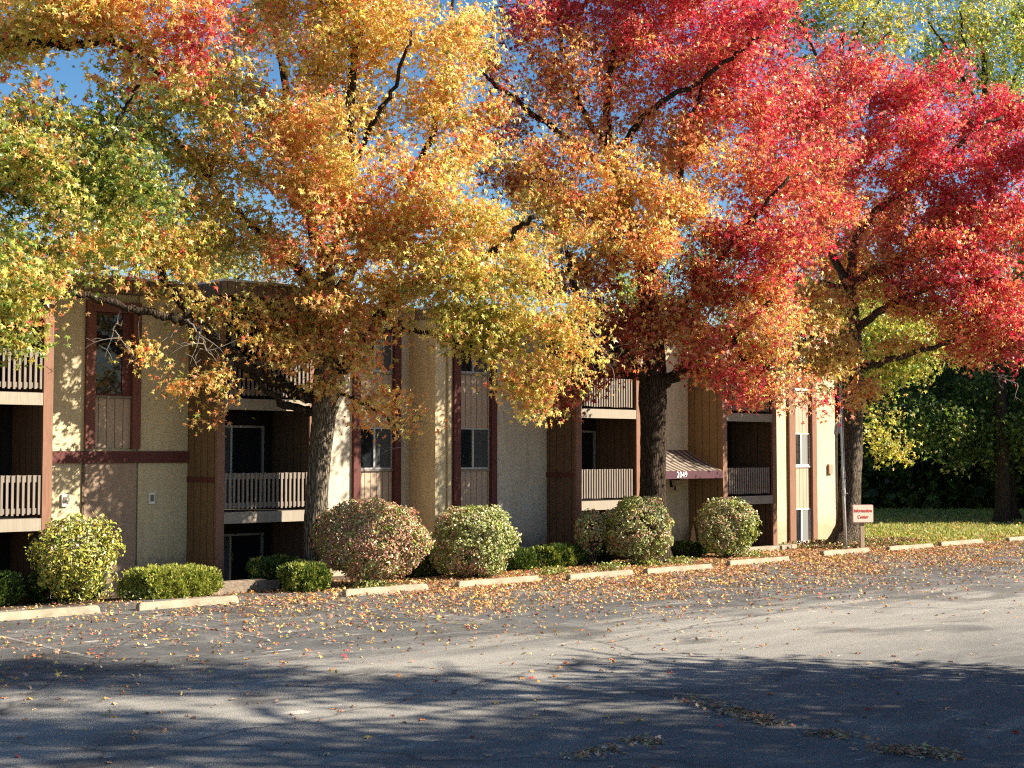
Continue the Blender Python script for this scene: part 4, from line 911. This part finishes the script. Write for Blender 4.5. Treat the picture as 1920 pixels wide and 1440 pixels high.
SH = [
 (13.5, 16.9, [(0, 0, 5.2, 2.4, 125), (1.5, .6, 7.5, 2.4, 120), (3, -.8, 6, 2.2, 90), (-.3, -1.4, 4.0, 1.6, 55)], 31, 9),
 (17.5, 13.4, [(0, 0, 7, 2.8, 135), (1, 1, 9.5, 2.6, 120), (-1, -1, 5, 2.4, 85), (2, -1, 11, 2.4, 80)], 32, 12),
 (17.0, 15.5, [(0, .5, 13.8, 1.5, 62), (0, 0, 15.6, 1.6, 66), (.3, .1, 12.0, 1.4, 50), (1.5, .4, 16.8, 1.3, 40)], 33, 17),
 (16.5, 11.8, [(0, .3, 14.2, 1.7, 66), (0, 0, 12.2, 1.7, 62), (.4, .2, 10.6, 1.6, 56), (1.0, -.6, 15.6, 1.5, 50)], 36, 16),
 (15.0, 10.6, [(0, 0, 7, 2.8, 135), (1, 1, 10, 2.8, 120), (-1, -1, 5, 2.4, 95)], 34, 12)]
for a in SH: shade_tree(*a)
for i, (x, y) in enumerate([(33, 23), (35, 33), (34, 43)]):
    shade_tree(x, y, [(0, 0, 3.2, 4.0, 190), (1, 1.5, 5.0, 3.6, 160), (0, -2.5, 4.2, 3.2, 140)], 60 + i, 8, .26, 'broad low tree across the lot, seen only mirrored in the windows', 'KNY')
for i, (x, y) in enumerate([(29.8, 64), (38, 62.5), (33, 71), (42, 69), (31.5, 78), (50, 66)]):
    shade_tree(x, y, [(0, 0, 6, 4.2, 360), (1, 0, 10, 4.5, 360), (0, .5, 14, 3.6, 220), (-1.5, 0, 4, 3, 190)], 40 + i, 16, .30, 'broad green tree standing further along the lawn', 'KJK')

# ------------------------------------------------------------------ shrubs and hedges
def shrub(label, px, py, rx, ry, pybase, Y, keys, seed, leaf=.05, cov=2.3, tpl=OVAL, inner=.55, lump=.09, n_st=14, flat=.0, top_open=0, spike=.0, cat='shrub', name='round_shrub', group='rounded shrubs in the bed', pn=(.35, -.3, .45), jit=.14):
    rg = np.random.default_rng(seed); k = F / Y
    c = W(px, py, Y); base = np.array([c[0], c[1], 0.0]); v = float((base - O) @ NV); base[2] = bedz(v)
    root = empty(name, base); tag(root, label, cat, group)
    R = np.array([rx / k, rx / k * .95, ry / k])
    nl = int(cov * 3.1 * math.pi * R[0] * R[2] / (leaf * leaf * 1.0))
    d = unit(rg.normal(size=(nl, 3)))
    ph = rg.uniform(0, 6.28, 12)
    lum = sum(np.sin(d @ unit(rg.normal(size=3)) * f + p) for f, p in zip((4, 5, 7, 9, 12, 15), ph)) / 6
    rr = (inner + (1 - inner) * rg.random(nl) ** .45) * (1 + lump * 2.2 * lum)
    # squarish clipped top
    sq = 1 / (np.abs(d) ** 2.7).sum(1) ** (1 / 2.7)
    P = d * (rr * (1 * (1 - flat) + flat * sq))[:, None] * R
    gap = sum(np.sin(P @ unit(rg.normal(size=3)) * f * 6.28 + p) for f, p in zip((1.2, 1.7, 2.3, 3.1), ph[6:])) / 4
    keep = gap > -.42 + rg.normal(0, .12, nl) + top_open
    P, d = P[keep], d[keep]
    C = c + P
    zmin = base[2] + .04
    keep = C[:, 2] > zmin; C, d, P = C[keep], d[keep], P[keep]; nl = len(C)
    Nn = unit(rg.normal(size=(nl, 3))) * .85 + d * .9 + np.array(pn) * .7
    kk = np.array(list(keys))
    patch = sum(np.sin(P @ unit(rg.normal(size=3)) * f * 3 + p) for f, p in zip((1.2, 2.1, 3.3), ph)) + rg.normal(0, .8, nl)
    q = np.clip(((patch + 2.2) / 4.4 * len(kk)).astype(int), 0, len(kk) - 1)
    cols = colours(kk[q], rg, jit)
    lv, ll, ls, lt = leaf_arrays(C - base, Nn, leaf * rg.uniform(.65, 1.3, nl), tpl, rg=rg)
    mesh_np('foliage', lv, ll, ls, lt, M['shrubleaf'], root, None, cols)
    m = MB()
    for i in range(n_st):
        a = rg.uniform(0, 6.28); r = R[0] * rg.uniform(.25, .85); e = np.array([r * math.cos(a), r * math.sin(a), c[2] - base[2] + R[2] * rg.uniform(-.3, .6)])
        s_ = np.array([.10 * math.cos(a), .10 * math.sin(a), 0]); md = e * np.array([.45, .45, .5]) + rg.normal(0, .05, 3)
        m.tube([s_, md, e], [.018, .013, .006], 6)
        for j in range(3):
            e2 = md + (e - md) * rg.uniform(.2, .8); m.tube([e2, e2 + rg.normal(0, .14, 3) + np.array([0, 0, .12])], [.007, .003], 4)
    m.build('stem', M['twig'], root)
    return root
shrub('loose yellow green round shrub at the left, in front of the window bay', 140, 1040, 84, 84, 1125, 29.5, 'YSSYC', 51, .052, 1.8, OVAL, inner=.30, lump=.13, n_st=26, top_open=.22)
shrub('largest round shrub, turned pinkish brown, right of the golden trunk', 697, 1012, 106, 76, 1092, 33.0, 'PPCPHP', 52, .050, 2.7, OVAL, flat=.45, lump=.11, top_open=.05)
shrub('pale cream green clipped round shrub right of the pinkish one', 887, 1015, 84, 71, 1080, 35.2, 'CCHCCP', 53, .048, 2.8, OVAL, flat=.4, lump=.11, top_open=.04)
shrub('small narrow cream shrub squeezed between the dark hedge and the trunk shrub', 1108, 996, 29, 42, 1040, 38.9, 'CCPC', 54, .052, 2.4, OVAL, lump=.08, n_st=8)
shrub('cream green round shrub directly in front of the dark trunk', 1197, 991, 66, 62, 1058, 39.0, 'CCPCH', 55, .052, 2.7, OVAL, flat=.2, lump=.09)
shrub('green shrub with tan patches standing right of the awning entrance', 1364, 988, 57, 56, 1045, 41.8, 'HCCPC', 56, .054, 2.5, OVAL, flat=.2, lump=.11)

def hedge(label, u0, u1, v0, v1, h, keys, seed, dens=1.0, zb=None, nm='hedge', pw=3.4):
    rg = np.random.default_rng(seed); uc, vc = (u0 + u1) / 2, (v0 + v1) / 2
    z0 = bedz(vc) if zb is None else zb; base = UV(uc, vc, z0)
    root = empty(nm, base); tag(root, label, 'hedge', 'low clipped hedges in the bed')
    a, b_, c = (u1 - u0) / 2, abs(v1 - v0) / 2, h / 2
    area = 2 * a * c * 2 + 2 * b_ * c * 2 + 4 * a * b_; nt_ = int(area * 620 * dens)
    # tufts on a lumpy rounded box
    d = rg.normal(size=(nt_, 3)); d = d / (np.abs(d) ** pw).sum(1)[:, None] ** (1 / pw)
    
    ph = rg.uniform(0, 6.28, 8); P = d * np.array([a, b_, c])
    dirs = [unit(rg.normal(size=3)) for _ in range(6)]
    lum = sum(np.sin(P @ dd * f + p) for dd, f, p in zip(dirs, (5, 7, 10, 14, 19, 24), ph)) / 6
    rr = rg.uniform(.72, 1.0, nt_) ** .5 * (1 + .26 * lum)
    P = P * rr[:, None]; nrm = unit(d ** 3 + 1e-6)
    keep = (lum > -.42) | (rg.random(nt_) < .4); P, nrm, lum = P[keep], nrm[keep], lum[keep]; nt_ = len(P)
    per = 7; idx = np.repeat(np.arange(nt_), per); n = len(idx)
    C = P[idx] + rg.normal(0, .018, (n, 3)) + np.array([0, 0, c]); up = nrm[idx] * .8 + rg.normal(0, .5, (n, 3)) + np.array([0, 0, .7])
    kk = np.array(list(keys)); q = np.clip(((lum + rg.normal(0, .25, nt_) + .7) / 1.4 * len(kk)).astype(int), 0, len(kk) - 1)[idx]
    R3 = np.array([[math.cos(TH), -math.sin(TH), 0], [math.sin(TH), math.cos(TH), 0], [0, 0, 1]])
    C = C @ R3.T; up = up @ R3.T
    C = C[:, :]; ok = C[:, 2] > 0.01; C, up, q = C[ok], up[ok], q[ok]; n = len(C)
    Nn = np.cross(up, rg.normal(size=(n, 3)))
    t = unit(np.cross(up, unit(Nn))); b2 = unit(up); Nn = np.cross(t, b2)
    sz = rg.uniform(.045, .085, n)[:, None, None]; tp = NEED[None] * sz
    v = C[:, None] + tp[..., 0:1] * t[:, None] * 1.3 + tp[..., 1:2] * b2[:, None] + tp[..., 2:3] * Nn[:, None]
    mesh_np('foliage', v.reshape(-1, 3), np.arange(n * 4), np.arange(n) * 4, np.full(n, 4), M['needle'], root, None, colours(kk[q], rg, .2))
    m = MB()
    for i in range(int(6 + 5 * a)):
        x = rg.uniform(-a * .8, a * .8); y = rg.uniform(-b_ * .6, b_ * .6); p = R3 @ np.array([x, y, 0]); e = R3 @ np.array([x * 1.08 + rg.normal(0, .08), y * 1.3, h * .8])
        m.tube([p, (p + e) / 2 + rg.normal(0, .03, 3), e], [.016, .012, .005], 5)
    m.build('stem', M['twig'], root); return root
hedge('dark green clipped hedge at the left edge of the photo', -7.3, -5.95, -.2, .75, .66, 'JKJ', 61)
hedge('dark hedge hidden behind the loose yellow green shrub', -5.75, -4.2, -.2, .6, .62, 'JKJ', 62)
hedge('long bright yellow green clipped hedge behind the wheel stop', -4.0, -2.3, .95, 2.0, .60, 'KHHHH', 63, 1.5, pw=7)
hedge('shaded green hedge under the ground floor glass door', -1.05, .35, .75, 1.55, .66, 'JKKH', 64)
hedge('rounded green yew left of the golden tree trunk', -.95, .05, 2.0, 2.85, .60, 'KHKH', 65, 1.2)
hedge('dark low hedge in shade between the pinkish and the pale shrubs', 3.2, 4.4, .7, 1.4, .55, 'J', 66)
hedge('dark yew right of the pale shrub, the nearer of a pair', 6.6, 7.5, .7, 1.4, .52, 'JKJ', 67)
hedge('dark spreading yew before the brown side wall, lit on top', 7.6, 9.5, .55, 1.45, .58, 'JKKH', 68)
hedge('black green hedge in the shade between the two cream shrubs', 10.0, 10.9, .3, .9, .5, 'J', 69)
hedge('blackish low hedge at the foot of the awning entrance', 13.3, 14.6, .55, 1.1, .42, 'JJK', 70)
# low creeping cover at the foot of the end wall
rg = np.random.default_rng(90); n = 7000; u = rg.uniform(19.6, 24.6, n); v = rg.uniform(-.9, 2.3, n); z = rg.random(n) * .16 * (1 + np.sin(u * 4) * .5)
C = np.array([UV(a, b_, bedz(b_) + c) for a, b_, c in zip(u, v, z)])
lv, ll, ls, lt = leaf_arrays(C, unit(rg.normal(size=(n, 3))) + np.array([.2, -.2, .6]), rg.uniform(.03, .06, n), OVAL, rg=rg)
o = mesh_np('ground_cover', lv, ll, ls, lt, M['shrubleaf'], None, None, colours(rg.choice(list('BHKPB'), n), rg)); o['kind'] = 'stuff'
# weeds and tufts in the bed
rg = np.random.default_rng(91); n = 1500; cen = np.array([(6.5, 3.0), (8.6, 2.9), (10.3, 2.6), (11.5, 2.7), (1.0, 2.9), (-3.9, 1.5), (15.2, 2.2)]); ci = rg.integers(0, len(cen), n)
uvp = cen[ci] + rg.normal(0, .22, (n, 2)); C = np.array([UV(a, b_, bedz(b_) + c) for (a, b_), c in zip(uvp, rg.random(n) * .2)])
lv, ll, ls, lt = leaf_arrays(C, unit(rg.normal(size=(n, 3))) + np.array([.2, -.2, .4]), rg.uniform(.03, .055, n), OVAL, rg=rg)
o = mesh_np('bed_weeds', lv, ll, ls, lt, M['shrubleaf'], None, None, colours(rg.choice(list('NHC'), n), rg)); o['kind'] = 'stuff'
# grass blades of the lawn
rg = np.random.default_rng(92); n = 60000; u = 22.8 + rg.random(n) ** 1.6 * 42; v = 3.25 - rg.random(n) ** 1.3 * 40
ok = ~((u < 24.5) & (v < 1.5)); u, v = u[ok], v[ok]; n = len(u)
C = O + DV * u[:, None] + NV * v[:, None]; up = rg.normal(0, .35, (n, 3)) + np.array([0, 0, 1.])
t = unit(np.cross(up, rg.normal(size=(n, 3)))); b2 = unit(up); Nn = np.cross(t, b2); sz = rg.uniform(.05, .13, n)[:, None, None]; tp = NEED[None] * sz
vv = C[:, None] + tp[..., 0:1] * t[:, None] * 1.6 + tp[..., 1:2] * b2[:, None] + tp[..., 2:3] * Nn[:, None]
GC = np.array([(.20, .25, .04), (.27, .30, .055), (.34, .34, .085), (.40, .34, .13)])
o = mesh_np('grass', vv.reshape(-1, 3), np.arange(n * 4), np.arange(n) * 4, np.full(n, 4), M['blade'], None, None, GC[rg.integers(0, 4, n)] * np.exp(rg.normal(0, .15, (n, 1)))); o['kind'] = 'stuff'

# ------------------------------------------------------------------ fallen leaves
def litter_field(rg, n, dens, z0=0.006):
    out = []
    while sum(len(a) for a in out) < n:
        u = rg.uniform(-14, 34, 6000); v = rg.uniform(-1.1, 24, 6000); p = dens(u, v); k = rg.random(6000) < p; out.append(np.stack([u[k], v[k]], 1))
    return np.vstack(out)[:n]
def vnoise(u, v, s):
    return (np.sin(u * 1.3 * s + 1.7 * np.sin(v * .9 * s)) + np.sin(v * 1.7 * s + 1.3 * np.sin(u * .8 * s + 2)) + np.sin((u + v) * .9 * s + 1)) / 3
def dens(u, v):
    p = np.exp(-((v - 3.0) / 3.6) ** 2) * np.interp(u, [-14, -6, -3, 0, 6, 18, 26, 34], [.04, .09, .22, .60, 1.0, .95, .6, .35])
    p = np.maximum(p, .9 * np.exp(-((v - 2.6) / 1.3) ** 2) * np.interp(u, [-4, -1, 1, 20, 24], [0, .5, 1, .9, .5]))
    p = p + np.exp(-((v - 7.5) / 3.2) ** 2) * np.interp(u, [-14, -8, -3, 4, 14, 26, 34], [.02, .05, .11, .16, .13, .07, .05])
    p = p * (.55 + .75 * np.clip(vnoise(u, v, 1.1) + .35, 0, 1.2)) * (.6 + .6 * np.clip(vnoise(u, v, 2.7) + .4, 0, 1))
    p = p + .006 * (v < 15)
    p = np.where(v < 1.2, p * .5, p)
    return np.clip(p, 0, 1)
rg = np.random.default_rng(120); UVL = litter_field(rg, 46000, dens); n = len(UVL)
zb = np.where(UVL[:, 1] > 3.5, 0, np.interp(UVL[:, 1], [-3, -1.2, .8, 2.0], [-.22, -.2, -.05, -.008]))
C = O + DV * UVL[:, 0:1] + NV * UVL[:, 1:2]; C[:, 2] = zb + rg.uniform(.008, .04, n)
Nn = np.array([0, 0, 1.]) + rg.normal(0, .6, (n, 3))
keys = rg.choice(list('BOPGMDB'), n, p=[.18, .24, .38, .08, .06, .01, .05])
lv, ll, ls, lt = leaf_arrays(C, Nn, rg.uniform(.030, .060, n), STAR, rg=rg)
o = mesh_np('fallen_leaves', lv, ll, ls, lt, M['litter'], None, None, colours(keys, rg, .25)); o['kind'] = 'stuff'
# drifts of dead leaves and grass growing out of the cracks
def heap(label, px, py, lu, n, seed, grass=True):
    n = int(n * 1.7)
    rg = np.random.default_rng(seed); r = np.array(W(px[0], py[0], 10)) - [0, 0, H]; 
    g = lambda x, y: (lambda q: np.array([0, 0, H]) + q * (-H / q[2]))(np.array(W(x, y, 10)) - np.array([0, 0, H]))
    a, b_ = g(px[0], py[0]), g(px[1], py[1]); c = (a + b_) / 2
    root = empty('leaf_heap', c); tag(root, label, 'leaf heap', 'leaf heaps along the asphalt cracks')
    t = rg.beta(1.6, 1.6, n)[:, None]; C = (a - c) * (1 - t) + (b_ - c) * t + rg.normal(0, 1, (n, 3)) * np.array([.13, .13, 0]); C[:, 2] = rg.uniform(.008, .035, n)
    lv, ll, ls, lt = leaf_arrays(C, np.array([0, 0, 1.]) + rg.normal(0, .38, (n, 3)), rg.uniform(.03, .066, n), STAR, rg=rg)
    mesh_np('leaf_litter', lv, ll, ls, lt, M['litter'], root, None, colours(rg.choice(list('BBPP'), n), rg, .25))['kind'] = 'stuff'
    if grass:
        k = n; n2_ = 0; t = rg.random(k)[:, None]; C = (a - c) * (1 - t) + (b_ - c) * t + rg.normal(0, 1, (k, 3)) * np.array([.10, .10, 0]); C[:, 2] = 0
        up = rg.normal(0, .5, (k, 3)) + np.array([0, 0, .8]); tt = unit(np.cross(up, rg.normal(size=(k, 3)))); b2 = unit(up); N2 = np.cross(tt, b2); sz = rg.uniform(.03, .08, k)[:, None, None]; tp = NEED[None] * sz
        vv = C[:, None] + tp[..., 0:1] * tt[:, None] * .35 + tp[..., 1:2] * b2[:, None] + tp[..., 2:3] * N2[:, None]
        mesh_np('grass_tuft', vv.reshape(-1, 3), np.arange(k * 4), np.arange(k) * 4, np.full(k, 4), M['blade'], root, None, np.array([(.20, .17, .08), (.26, .19, .10), (.16, .15, .06), (.30, .22, .12)])[rg.integers(0, 4, k)])['kind'] = 'stuff'
rgl = np.random.default_rng(121); nL = 900; ul = rgl.uniform(23.5, 42, nL); vl = 3.2 - rgl.random(nL) ** 1.5 * 14
Cl = O + DV * ul[:, None] + NV * vl[:, None]; Cl[:, 2] = rgl.uniform(.06, .12, nL)
lv, ll, ls, lt = leaf_arrays(Cl, np.array([0, 0, 1.]) + rgl.normal(0, .5, (nL, 3)), rgl.uniform(.05, .09, nL), STAR, rg=rgl)
o = mesh_np('lawn_leaf_litter', lv, ll, ls, lt, M['litter'], None, None, colours(rgl.choice(list('BOPG'), nL), rgl, .25)); o['kind'] = 'stuff'
heap('long heap of brown leaves and grass in a crack, shaded asphalt right of centre', (1362, 1455), (1332, 1358), .3, 130, 1)
heap('small grassy tuft in the crack between two brown leaf heaps', (1530, 1595), (1372, 1384), .3, 40, 2)
heap('widest heap of dry brown leaves, nearest the bottom right corner', (1645, 1790), (1402, 1420), .3, 130, 3)
heap('small tuft with dry leaves at the bottom edge, right of centre', (1185, 1222), (1388, 1396), .3, 30, 4)
heap('thin trail of dry leaves along the bottom edge, below the centre', (1070, 1150), (1420, 1404), .3, 45, 5)
heap('thin line of leaves trailing from the crack towards the centre', (1290, 1362), (1308, 1330), .3, 45, 6, False)
# the leaves lying nearest, each one by itself
rg = np.random.default_rng(140); protos = []
for ci, (keys, lb, gp) in enumerate((('BP', 'dry tan brown star shaped leaf lying loose on the near asphalt', 'loose tan leaves on the near asphalt'), ('GO', 'yellow orange star shaped leaf lying loose on the near asphalt', 'loose yellow leaves on the near asphalt'), ('MR', 'red star shaped leaf lying loose on the near asphalt', 'loose red leaves on the near asphalt'))):
    for k in range(4):
        lv, ll, ls, lt = leaf_arrays(np.array([[0, 0, .022]]), np.array([[rg.normal(0, .25), rg.normal(0, .25), 1.]]), np.array([.062]), STAR, rg=rg)
        o = mesh_np('fallen_leaf', lv, ll, ls, lt, M['litter'], None, None, colours([keys[k % 2]], rg, .2)); tag(o, lb, 'leaf', gp); protos.append((ci, o))
first = set()
for i in range(210):
    ci = rg.choice(3, p=[.78, .14, .08]); cand = [o for c_, o in protos if c_ == ci]; o = cand[rg.integers(0, 4)]
    if o.name in first: o = o.copy(); col.objects.link(o)
    else: first.add(o.name)
    Y = 13.6 + 9.2 * rg.random() ** .8; o.location = (rg.uniform(-.40, .38) * Y, Y, 0); o.rotation_euler = (rg.normal(0, .12), rg.normal(0, .12), rg.uniform(0, 6.28)); s_ = rg.uniform(.7, 1.15); o.scale = (s_, s_, s_)
for c_, o in protos:
    if o.name not in first: bpy.data.objects.remove(o)
